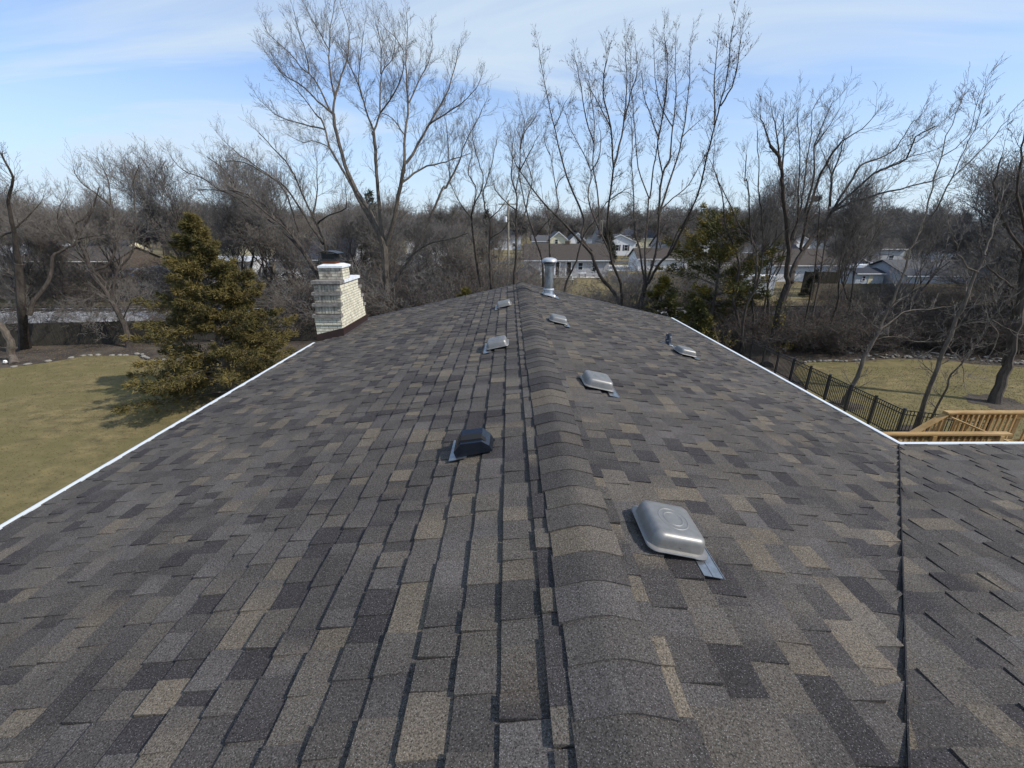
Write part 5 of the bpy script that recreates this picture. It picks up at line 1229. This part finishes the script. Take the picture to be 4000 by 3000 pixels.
def sprout(S_, p, d, L, rr, lvl, r, P, ends=None):
    """a curved branchlet with children"""
    n = P['n'][lvl]
    st = L / n
    rmin = P['rmin']
    for i in range(n):
        d = (d + rvec(r) * P['wig'] + Vector((0, 0, P['up']))).normalized()
        q = p + d * st
        ra = max(rmin, rr * (1 - i / n * .75)); rb = max(rmin * .8, rr * (1 - (i + 1) / n * .75))
        S_.append((p.x, p.y, p.z, q.x, q.y, q.z, ra, rb))
        p = q
        if lvl > 0:
            k = P['kids'][lvl]
            m = int(k) + (r.random() < k - int(k))
            for _ in range(m):
                sprout(S_, q, bend(d, r.uniform(P['a0'], P['a1']), r), L * r.uniform(.38, .62) * (1 - .35 * i / n), ra * .6, lvl - 1, r, P, ends)
    if lvl == 0 and ends is not None: ends.append((p, d))

def smooth_poly(pts, sub=3):
    P = [Vector(p) for p in pts]
    if len(P) < 3: return P
    out = []
    for i in range(len(P) - 1):
        a = P[i - 1] if i else P[0] * 2 - P[1]; b = P[i]; c = P[i + 1]; d = P[i + 2] if i + 2 < len(P) else P[-1] * 2 - P[-2]
        for k in range(sub):
            t = k / sub
            out.append(.5 * ((2 * b) + (c - a) * t + (2 * a - 5 * b + 4 * c - d) * t * t + (3 * b - a - 3 * c + d) * t ** 3))
    out.append(P[-1]); return out

PT = dict(n=[2, 3, 4, 4], kids=[0, 1.25, 1.4, 1.5], wig=.13, up=.13, a0=.38, a1=.85, rmin=.0050)
def traced_tree(key, name, label, cat, group=None, mt='bark', mtw='twig', dens=1.0, Lb=(.8, 2.2), P=PT, pods=0, seed=1, start=.18, rscale=1.0):
    r = random.Random(seed)
    limbs = TRACED[key]
    base = Vector(limbs[0][2][0]); base.z = 0
    t = empty(name, base, label, cat, group)
    trunk = MB(); S_ = []; ends = []
    for li, (r0, r1, pts) in enumerate(limbs):
        pl = smooth_poly([Vector(p) - base for p in pts], 3)
        n = len(pl)
        wob = [Vector((r.uniform(-1, 1), r.uniform(-1, 1), r.uniform(-1, 1))) * .035 for _ in pl]
        pl = [p + (w if 0 < i else w * 0) for i, (p, w) in enumerate(zip(pl, wob))]
        acc = [0]
        for a, b in zip(pl, pl[1:]): acc.append(acc[-1] + (b - a).length)
        T = acc[-1]
        rad_ = [max(.010, (r0 * (.9 if li == 0 else .70) + (r1 * .8 - r0 * (.9 if li == 0 else .70)) * (s / T) ** .8) * rscale) for s in acc]
        if li == 0: rad_[0] *= 1.25; rad_[1] *= 1.05
        trunk.tube(pl, rad_, 8 if r0 > .09 else 6)
        tip = r1 < .045
        s = T * (start if r0 < .2 else .55)
        while s < T:
            i = max(k for k in range(n) if acc[k] <= s); i = min(i, n - 2)
            f = (s - acc[i]) / max(1e-6, acc[i + 1] - acc[i])
            p = pl[i].lerp(pl[i + 1], f); d = (pl[i + 1] - pl[i]).normalized()
            ra = rad_[i]
            L = r.uniform(*Lb) * (1 - .45 * s / T) * (1.0 if r0 < .12 else .9)
            sprout(S_, p, bend(d, r.uniform(.5, 1.05), r), L, min(.019, ra * .42), 2 if L < 1.5 else 3, r, P, ends)
            s += r.uniform(.24, .52) / dens
        if tip:
            sprout(S_, pl[-1], (pl[-1] - pl[-2]).normalized(), r.uniform(.7, 1.3), .012, 2, r, P, ends)
    trunk.build('trunk', M[mt], t, True)
    o = D.objects.new('crown', seg_mesh('crown', S_, M[mtw])); link(o, t)
    if pods:
        V = []
        for _ in range(pods):
            p, d = r.choice(ends)
            p = p - d * r.uniform(0, .5) + rvec(r) * .06
            s = r.uniform(.028, .048)
            a = p + Vector((0, 0, s)); b = p - Vector((0, 0, s * 1.2)); x = Vector((s * .5, 0, 0)); y = Vector((0, s * .5, 0))
            for u, v in ((x, y), (y, -x), (-x, -y), (-y, x)):
                V += [a, p + u, p + v, b, p + v, p + u]
        o = D.objects.new('seed_buds', tri_mesh('seed_buds', [tuple(v) for v in V], M['pods'])); link(o, t); o['kind'] = 'stuff'
    return t, len(S_)
tot = 0
def TT(*a, **k):
    global tot
    t, n = traced_tree(*a, **k); tot += n; return t
TT('A', 'bare_tree', 'tallest bare tree, spreading fan of limbs right of the brick chimney', 'tree', seed=2, dens=1.5, Lb=(.8, 2.3), start=.12)
TT('B', 'leaning_tree', 'bare tree behind the chimney with long limbs sweeping up and left', 'tree', seed=3, dens=1.6, Lb=(.9, 2.4), mt='barkdark', start=.25)
TT('C', 'bare_tree', 'slim dark bare tree rising straight from the far ridge end', 'tree', seed=4, dens=1.6, mt='barkdark', start=.3)
TT('C2', 'bare_tree', 'pair of thin bare trunks left of the far ridge end', 'tree', seed=5, dens=1.7, mt='barkdark', start=.25, Lb=(.8, 2.0))
TT('D', 'bare_tree', 'dark bare tree directly behind the tall flue pipe', 'tree', seed=6, dens=1.0, mt='barkdark', start=.35)
TT('E', 'bare_tree', 'bare tree with a zigzag dark trunk above the flue pipe cap', 'tree', seed=7, dens=1.0, mt='barkdark', start=.35)
TT('F', 'budding_tree', 'multi-stemmed bare tree dotted with buds right of the flue pipe', 'tree', seed=8, dens=1.3, mt='barkdark', mtw='twigdark', Lb=(.7, 1.9), pods=850, start=.3)
TT('F2', 'leaning_tree', 'single dark trunk leaning right just beside the flue pipe', 'tree', seed=9, dens=.6, mt='barkdark', start=.5)
TT('H', 'budding_tree', 'tall budding tree of many upright stems forking low near the right slope edge', 'tree', seed=11, dens=1.3, mtw='twigdark', mt='barkdark', Lb=(.6, 1.7), pods=1050, start=.25)
TT('I', 'leaning_tree', 'large dark tree with ivy on its trunk and limbs arching far right', 'tree', seed=12, dens=1.5, mt='barkdark', mtw='twigdark', Lb=(.7, 1.9), start=.15)
TT('J', 'bare_tree', 'cluster of slender dark trunks at the corner of the thicket behind the pine', 'tree', seed=13, dens=1.0, mt='barkdark', mtw='twigdark', start=.3, Lb=(.7, 1.9))
TT('M', 'bare_tree', 'thin straight trunks standing behind the large arching tree, one holding a nest', 'tree', seed=14, dens=.9, mt='barkdark', mtw='twigdark', start=.4)
TT('P', 'leaning_tree', 'slender tree leaning right, rooted just beyond the black fence', 'tree', seed=15, dens=1.1, mtw='twig', Lb=(.4, 1.3), start=.2)
TT('Q', 'leaning_tree', 'forked pair of leaning trunks rooted by the end of the black fence', 'tree', seed=16, dens=.9, mtw='twig', Lb=(.4, 1.2), start=.35)
TT('R', 'thick_tree', 'thick leaning trunk in mulch on the right lawn', 'tree', seed=17, dens=1.6, mtw='twigdark', mt='barkdark', Lb=(.6, 1.9), start=.5)
TT('U', 'thick_tree', 'thick dark tree with crooked limbs behind the left board fence', 'tree', seed=18, dens=1.6, mt='barkdark', Lb=(.9, 2.4), start=.3)
TT('V', 'leaning_tree', 'dark tree leaning left behind the board fence beside the cedar', 'tree', seed=19, dens=1.6, mt='barkdark', Lb=(.9, 2.4), start=.2)
TT('U1', 'curved_tree', 'curved pale trunk bending left beside the soccer ball', 'tree', seed=20, dens=.5, start=.8)

# bird nest in the right trees
nb_ = random.Random(5); S_ = []
for _ in range(260):
    a = nb_.uniform(0, 6.28); ri = .22 * nb_.uniform(.6, 1); z = nb_.uniform(-.16, .14)
    p = Vector((math.cos(a) * ri, math.sin(a) * ri, z)); d = Vector((-math.sin(a), math.cos(a), nb_.uniform(-.4, .4))) + rvec(nb_) * .5
    q = p + d * .22; S_.append((*p, *q, .009, .006))
o = D.objects.new('bird_nest', seg_mesh('bird_nest', S_, M['twigdark'])); o.location = (20.2, 31.0, 9.55); link(o); tag(o, 'dark ball of twigs nesting in a thin trunk against the sky', 'bird nest')
# ivy leaves on the large arching tree
iv = []; r = random.Random(3)
b0 = Vector(TRACED['I'][0][2][1])
pth = smooth_poly(TRACED['I'][0][2], 4)
for _ in range(700):
    t = r.random() ** 1.3 * .75
    k = t * (len(pth) - 1); i = int(k); p = pth[i].lerp(pth[min(i + 1, len(pth) - 1)], k - i)
    a = r.uniform(0, 6.28); p = p + Vector((math.cos(a), math.sin(a), 0)) * .37
    s = r.uniform(.05, .1); u = rvec(r) * s; v = rvec(r) * s
    iv += [tuple(p - u), tuple(p + v), tuple(p + u)]
o = D.objects.new('ivy', tri_mesh('ivy', iv, M['pine'])); link(o); tag(o, 'patchy ivy climbing the trunk of the large arching tree', 'ivy', kind='stuff')

ORD = 'leftmost,second,third,fourth,fifth,sixth,seventh,eighth,ninth,tenth,eleventh,twelfth,thirteenth,fourteenth,fifteenth,sixteenth,seventeenth,eighteenth,nineteenth,twentieth,twenty-first,twenty-second,twenty-third,twenty-fourth,twenty-fifth,twenty-sixth,twenty-seventh,twenty-eighth,twenty-ninth,thirtieth'.split(',')
def number_across(obs, phrase):
    """labels from left to right as seen from the roof"""
    obs = sorted(obs, key=lambda o: (o.location.x + .42) / o.location.y)
    for i, o in enumerate(obs):
        w = 'leftmost' if i == 0 else ('rightmost' if i == len(obs) - 1 else ORD[i] + ' from the left')
        o['label'] = w + ' of the ' + phrase
# ---------------------------------------------------------------- procedural bare trees (shared meshes)
def wild_tree(seed, H, style, P, maxlvl=3):
    r = random.Random(seed); trunk = MB(); S_ = []
    lean = Vector((r.uniform(-.15, .15), r.uniform(-.1, .1), 1)).normalized()
    def limb(p, d, L, rr, depth):
        n = 5; pts = [p]; rs_ = [rr]
        for i in range(n):
            d = (d + rvec(r) * .16 + Vector((0, 0, style['up']))).normalized()
            p = p + d * (L / n); pts.append(p); rs_.append(max(.012, rr * (1 - .62 * (i + 1) / n)))
            if depth > 0 and i >= style['first']:
                for _ in range(1 if r.random() < style['fork'] else 0):
                    limb(p, bend(d, r.uniform(.35, .8), r), L * r.uniform(.55, .8), rs_[-1] * .75, depth - 1)
            if depth <= style['tw']:
                for _ in range(style['nt']):
                    sprout(S_, p, bend(d, r.uniform(.4, 1.1), r), H * r.uniform(.07, .14), min(.03, rs_[-1] * .5), 2, r, P)
        trunk.tube(pts, rs_, 6, False)
        if depth > 0:
            for _ in range(2): limb(p, bend(d, r.uniform(.2, .55), r), L * r.uniform(.6, .8), rs_[-1] * .85, depth - 1)
        else:
            sprout(S_, p, d, H * .09, .02, 2, r, P)
    limb(Vector((0, 0, -.1)), lean, H * style['bole'], H * .016, 3)
    return trunk, S_
PW1 = dict(n=[2, 3, 3], kids=[0, 1.2, 1.4], wig=.16, up=.10, a0=.4, a1=1.0, rmin=.008)
PW2 = dict(n=[2, 3, 3], kids=[0, 1.1, 1.2], wig=.16, up=.07, a0=.4, a1=1.0, rmin=.02)
styles = [dict(up=.10, first=1, fork=.45, tw=1, nt=1, bole=.34), dict(up=.16, first=1, fork=.45, tw=1, nt=1, bole=.32), dict(up=.05, first=1, fork=.5, tw=1, nt=1, bole=.30)]
variants = []
for i in range(6):
    tr, sg = wild_tree(100 + i, 13.0, styles[i % 3], PW1)
    top = max(s[5] for s in sg)
    print('variant', i, len(sg))
    variants.append((tr.mesh('trunk', M['barkdark'], True), seg_mesh('crown', sg, M['twig'] if i % 2 else M['twigfar']), top))
    tot += len(sg)
farv = []
for i in range(4):
    tr, sg = wild_tree(200 + i, 13.0, dict(styles[i % 3], nt=1), PW2)
    farv.append((tr.mesh('trunk', M['bark'], True), seg_mesh('crown', sg, M['twigfar']), max(s[5] for s in sg)))
    tot += len(sg)
def place(v, x, y, h, name, label, cat, group, r, sx=1.0, mw=None):
    t = empty(name, (x, y, 0), label, cat, group)
    s = h / v[2]
    t.scale = (s * sx, s * sx, s); t.rotation_euler = (r.uniform(-.05, .05), r.uniform(-.05, .05), r.uniform(0, 6.28))
    for nm, me in (('trunk', v[0]), ('crown', v[1])):
        link(D.objects.new(nm, me), t)
    return t
r = random.Random(77)
# dense left woods beyond the tracks
for i in range(30):
    x = -74 + 56 * (i + r.uniform(-.4, .6)) / 30; y = r.uniform(45.5, 60)
    px = x / (y * .94 + 1.5)
    top = 11.4 if px > -.66 else 11.6
    if -.52 < px < -.42: top = 10.4
    place(r.choice(variants), x, y, top * r.uniform(.82, 1.06) * (y / 52) ** .6, 'bare_tree', 'brown bare tree in the dense left woods beyond the tracks', 'tree', 'bare trees of the left woods', r, 1.15)
# large round crowned ones behind the cedar and chimney
for (x, y, h) in ((-34.0, 47, 15.6), (-29.6, 48, 16.4), (-45, 50, 12.6), (-26.0, 46.5, 14.3), (-60, 52, 14.0), (-52, 47, 12.4), (-65, 49, 13.6)):
    place(variants[r.choice((0, 2, 4))], x, y, h, 'round_crowned_tree', 'large round crowned bare tree standing above the left woods', 'tree', 'round crowned trees over the left woods', r, 1.0)
# right side trees beyond the tracks
for i in range(22):
    x = 20 + 60 * (i + r.uniform(-.3, .6)) / 22; y = r.uniform(46, 66)
    if 24 < x < 31 and y < 52: y = 55
    place(r.choice(variants), x, y, r.uniform(7.2, 10.8), 'bare_tree', 'bare tree among the yards beyond the right tracks', 'tree', 'bare trees of the right yards', r, 1.0)
for (x, y, h) in ((38.5, 33.5, 13.5), (42, 36, 14), (35.5, 30, 9.5), (46, 40, 14), (33, 27, 8.5), (50, 44, 13), (39, 28.5, 12)):
    place(variants[r.choice((0, 2, 4))], x, y, h, 'dense_dark_tree', 'dense dark crooked tree at the right edge', 'tree', 'dense dark trees at the right edge', r, 1.25)
for (x, y, h) in ((17.0, 29.5, 11), (19.5, 32.5, 12.5), (22.0, 29.5, 11.5), (25.5, 32.0, 13), (28.5, 30.0, 10)):
    place(variants[r.choice((1, 4))], x, y, h, 'slender_tree', 'slender upright tree in the right thicket', 'tree', 'slender trees of the right thicket', r, .75)
# centre yards: low scattered ones
for (x, y, h) in ((-17, 47, 11.0), (-13, 46, 9.8), (-9, 48, 9.0), (-5.5, 46, 8.8), (-3.2, 50, 8.2), (-20, 52, 10.5), (-11, 56, 9.5), (-7, 60, 9), (-23, 46, 10.6), (-1.8, 62, 8.6)):
    place(r.choice(variants), x, y, h, 'bare_tree', 'low bushy bare tree in the yards behind the ridge', 'tree', 'low bare trees behind the ridge', r, 1.1)
# mid distance belt and skyline
for i in range(64):
    y = r.uniform(88, 150); x = r.uniform(-.95, .98) * y
    px = x / y
    if .04 < px < .32 and y < 128: y = r.uniform(132, 150); x = px * y
    place(r.choice(farv), x, y, r.uniform(10.0, 13.0) * (1.12 if px < -.05 else 1.0), 'distant_tree', 'distant bare tree standing between the far houses', 'tree', 'distant bare trees between the far houses', r, 1.2)
for i in range(100):
    y = r.uniform(165, 250); x = (-1.0 + 2.0 * (i + r.random()) / 100) * y
    place(r.choice(farv), x, y, r.uniform(13, 18.5), 'distant_tree', 'far bare tree in the belt along the horizon', 'tree', 'far bare trees along the horizon', r, 1.35)
# far wood: one mass closing the horizon
S_ = []
for i in range(5200):
    y = r.uniform(255, 330); x = r.uniform(-1.0, 1.0) * y; h = r.uniform(9, 22)
    p = Vector((x, y, r.uniform(0, 3))); q = p + Vector((r.uniform(-3.5, 3.5), 0, h * r.uniform(.5, 1)))
    S_.append((*p, *q, .16, .05))
    for _ in range(4):
        a = p.lerp(q, r.uniform(.3, 1)); b = a + Vector((r.uniform(-3, 3), r.uniform(-1, 1), r.uniform(.5, 3)))
        S_.append((*a, *b, .08, .03))
o = D.objects.new('far_woods', seg_mesh('far_woods', S_, M['twigfar'])); link(o); tag(o, 'mass of bare woods closing the far horizon', kind='stuff')
tot += len(S_)

for grp, ph in (('bare trees of the left woods', 'brown trees in the left woods'), ('round crowned trees over the left woods', 'large round crowned trees above the left woods'),
                ('bare trees of the right yards', 'bare trees beyond the right tracks'), ('dense dark trees at the right edge', 'dense dark trees near the right edge'), ('slender trees of the right thicket', 'slender upright trees in the right thicket'), ('low bare trees behind the ridge', 'low bushy trees behind the ridge')):
    number_across([o for o in S.objects if o.get('group') == grp], ph)
# ---------------------------------------------------------------- brush
PB = dict(n=[2, 3, 3], kids=[0, 1.0, 1.3], wig=.26, up=.03, a0=.4, a1=1.1, rmin=.006)
def brush(seed, H, m):
    r = random.Random(seed); S_ = []
    for _ in range(17):
        a = r.uniform(0, 6.28); p = Vector((math.cos(a), math.sin(a), 0)) * r.uniform(0, .5)
        d = Vector((math.cos(a) * r.uniform(.1, .9), math.sin(a) * r.uniform(.1, .9), 1)).normalized()
        n = 6; L = H * r.uniform(.6, 1.1); rr = .022
        for i in range(n):
            d = (d + rvec(r) * .15 + Vector((math.cos(a), math.sin(a), -.5)) * .06).normalized(); q = p + d * (L / n)
            S_.append((*p, *q, rr, rr * .82)); rr *= .82; p = q
            for _ in range(2): sprout(S_, p, bend(d, r.uniform(.4, 1.1), r), H * r.uniform(.15, .32), rr * .6, 1 if i < 2 else 2, r, PB)
    return seg_mesh('shrub', S_, m), len(S_)
bv = []
for i, m in enumerate(('twig', 'twigdark', 'twigdark', 'twigfar')):
    me, n = brush(300 + i, 3.0, M[m]); bv.append(me); tot += n
def shrub(x, y, h, label, group, vs=None, z=-.05):
    o = D.objects.new('bare_shrub', r.choice(vs or bv)); s = h / 2.7
    o.location = (x, y, z); o.scale = (s * 1.2, s * 1.2, s); o.rotation_euler = (0, 0, r.uniform(0, 6.28))
    link(o); tag(o, label, 'shrub', group)
dk_ = [bv[1], bv[2]]
for i in range(130):
    x = r.uniform(15.2, 47); y = r.uniform(27.0, 34.8)
    if x < 17: y = r.uniform(25.5, 33)
    y += max(0, 20 - x) * .0
    shrub(x, y, r.uniform(1.3, 2.9), 'dark tangled bare shrub in the thicket behind the right lawn', 'shrubs of the right thicket', dk_)
for i in range(34):
    x = r.uniform(30, 62); y = r.uniform(44.8, 48.4)
    shrub(x, y, r.uniform(1.0, 1.9), 'brown bare shrub on the bank beyond the right tracks', 'shrubs beyond the right tracks')
for i in range(40):
    x = r.uniform(-17, 12.5); y = r.uniform(31.5, 34.8)
    h = r.uniform(2.2, 4.4) if x < -.5 else r.uniform(2.0, 3.2)
    shrub(x, y, h, 'brown bare shrub close behind the far roof edge', 'shrubs behind the far roof edge')
for i in range(16):
    x = r.uniform(3, 24); y = r.uniform(44.8, 56)
    shrub(x, y, r.uniform(2.4, 4.2), 'sparse bare shrub beyond the tracks in front of the ranch house', 'shrubs before the ranch house', [bv[0], bv[3]])
for i in range(34):
    x = r.uniform(-23, 1.0) ; y = r.uniform(44.8, 52)
    shrub(x, y, r.uniform(3.0, 5.2), 'tall brown shrub beyond the tracks behind the ridge', 'tall shrubs beyond the center tracks')
for i in range(16):
    x = r.uniform(-52, -14); y = r.uniform(30.8, 34.3)
    shrub(x, y, r.uniform(1.6, 3.0), 'bare shrub growing behind the left board fence', 'shrubs behind the left board fence')
for i in range(50):
    x = r.uniform(-80, -22); y = r.uniform(44.8, 58)
    shrub(x, y, r.uniform(2.0, 4.4), 'brown bare shrub at the foot of the left woods', 'shrubs of the left woods')

# ---------------------------------------------------------------- evergreens
def evergreen(name, label, x, y, H, R, seed, mfol, style='cone', nb=150, per=60, zb=.04, spray=.17, droop=-.12, top=.0, needles=5, ir=.25):
    r = random.Random(seed)
    t = empty(name, (x, y, 0), label, 'tree')
    tr = MB().tube([(0, 0, -.1), (r.uniform(-.1, .1), 0, H * .5), (0, 0, H * .97)], [H * .022, H * .014, .02], 8)
    S_ = []; V = []
    for i in range(nb):
        f = (i + r.random()) / nb
        z = H * (zb + (1 - zb) * f)
        prof = ((1 - f) * 1.05 if f > .84 else .17 + (.84 - f) * 1.08 if f > .3 else .75 + (.3 - f) * .8) if style == 'cone' else (math.sin(math.pi * min(1, (1 - f) * .85 + .12)) ** .7)
        L = R * prof * r.uniform(1 - ir * 1.6, 1 + ir) + .12
        a = r.uniform(0, 6.283)
        if style == 'tier': z = H * (zb + (1 - zb) * (round(f * 9) / 9)) + r.uniform(-.15, .15)
        d = Vector((math.cos(a), math.sin(a), .25 + .9 * f ** 2)).normalized()
        p = Vector((0, 0, z)); n = 6; pts = [p]
        for k in range(n):
            d = (d + rvec(r) * .10 + Vector((0, 0, droop * (1 if k < 4 else -1.2)))).normalized(); p = p + d * (L / n); pts.append(p)
            S_.append((*pts[-2], *p, max(.006, .035 * (1 - k / n)), max(.005, .035 * (1 - (k + 1) / n))))
        m = int(per * (.25 + .75 * L / R))
        for _ in range(m):
            u = r.uniform(.22, 1.02) ** .8 * n; k = min(n - 1, int(u)); q = pts[k].lerp(pts[k + 1], u - k)
            side = bend(d, r.uniform(.5, 1.4), r); side.z *= .55
            w = L * .30 * (1.15 - u / n) * r.random() + .05
            c = q + side * w + Vector((0, 0, -.12 * w))
            if r.random() < .25: S_.append((*q, *c, .008, .004))
            ax = (side + d * .6 + Vector((0, 0, r.uniform(-.15, .35)))).normalized()
            for _k in range(needles):
                e = (ax + rvec(r) * .75).normalized(); wv = e.cross(rvec(r)).normalized() * spray * .11
                s = spray * r.uniform(.5, 1.25); c2 = c + rvec(r) * spray * .45
                V += [c2 - wv, c2 + wv, c2 + e * s]
    tr.build('trunk', M['bark'], t, True)
    link(D.objects.new('branches', seg_mesh('branches', S_, M['twig'])), t)
    o = D.objects.new('foliage', tri_mesh('foliage', [tuple(v) for v in V], mfol)); link(o, t)
    return t
evergreen('cedar_tree', 'large olive brown cedar beside the left eave', -13.75, 19.3, 8.1, 3.65, 5, M['cedar'], nb=230, per=120, zb=.03, spray=.17, droop=-.07, needles=7, ir=.30)
evergreen('pine_tree', 'tall pine with layered olive boughs behind the right slope', 14.6, 31.5, 7.0, 3.5, 6, M['pine'], style='tier', nb=80, per=58, zb=.16, spray=.30, droop=-.02, needles=5, ir=.35)
evergreen('spruce_tree', 'low dark olive spruce left of the layered pine', 10.6, 31.0, 4.3, 2.3, 7, M['pine'], nb=80, per=50, spray=.28, needles=5)
evergreen('spruce_tree', 'small olive evergreen in front of the layered pine', 12.4, 29.2, 3.0, 1.7, 8, M['pine'], nb=70, per=50, spray=.26, needles=5)
evergreen('conifer_tree', 'dark round conifer beside the white shuttered house', 22.6, 104, 7.2, 2.6, 9, M['evergreen'], nb=60, per=40, spray=.7, needles=3)
evergreen('conifer_tree', 'dark conifer rising behind the tallest bare tree', -16.0, 52, 11.5, 2.6, 10, M['evergreen'], nb=70, per=40, spray=.45, needles=3)
evergreen('conifer_tree', 'broad dark olive conifer beyond the pine boughs', 40.5, 84, 6.4, 4.2, 11, M['evergreen'], nb=70, per=40, spray=.6, needles=3)
evergreen('conifer_tree', 'far dark conifer on the skyline left of the ridge', -6.2, 120, 12.0, 2.8, 12, M['evergreen'], nb=50, per=30, spray=.9, needles=3)
evergreen('arborvitae', 'narrow brown arborvitae in front of the long pale house', 35.6, 51.5, 2.6, 1.1, 13, M['evergreen'], nb=50, per=35, spray=.25, needles=3)
evergreen('cedar_shrub', 'low olive evergreen close behind the roof left of the ridge', -3.5, 30.5, 3.6, 1.9, 14, M['pine'], nb=60, per=45, spray=.25, needles=4)
# small yellow shrubs
for (x, y, h, lb) in ((17.6, 26.9, .9, 'small yellow leaved shrub behind the leaning tree of the right lawn'), (13.6, 27.0, 1.7, 'yellow green sapling below the pine at the roof edge')):
    V = []; S_ = []
    for _ in range(14):
        d = Vector((r.uniform(-.7, .7), r.uniform(-.7, .7), 1)).normalized(); q = d * h * r.uniform(.6, 1)
        S_.append((0, 0, 0, *q, .012, .006))
        for _ in range(12):
            c = q * r.uniform(.5, 1.05) + rvec(r) * .12; u = rvec(r) * .06; v = rvec(r) * .06
            V += [tuple(c - u), tuple(c + v), tuple(c + u)]
    t = empty('yellow_shrub', (x, y, 0), lb, 'shrub')
    link(D.objects.new('stems', seg_mesh('stems', S_, M['twig'])), t)
    link(D.objects.new('foliage', tri_mesh('foliage', V, M['yellow'])), t)
print('twig segments', tot, 'tabs', len(shingles), 'bricks', nb[0])
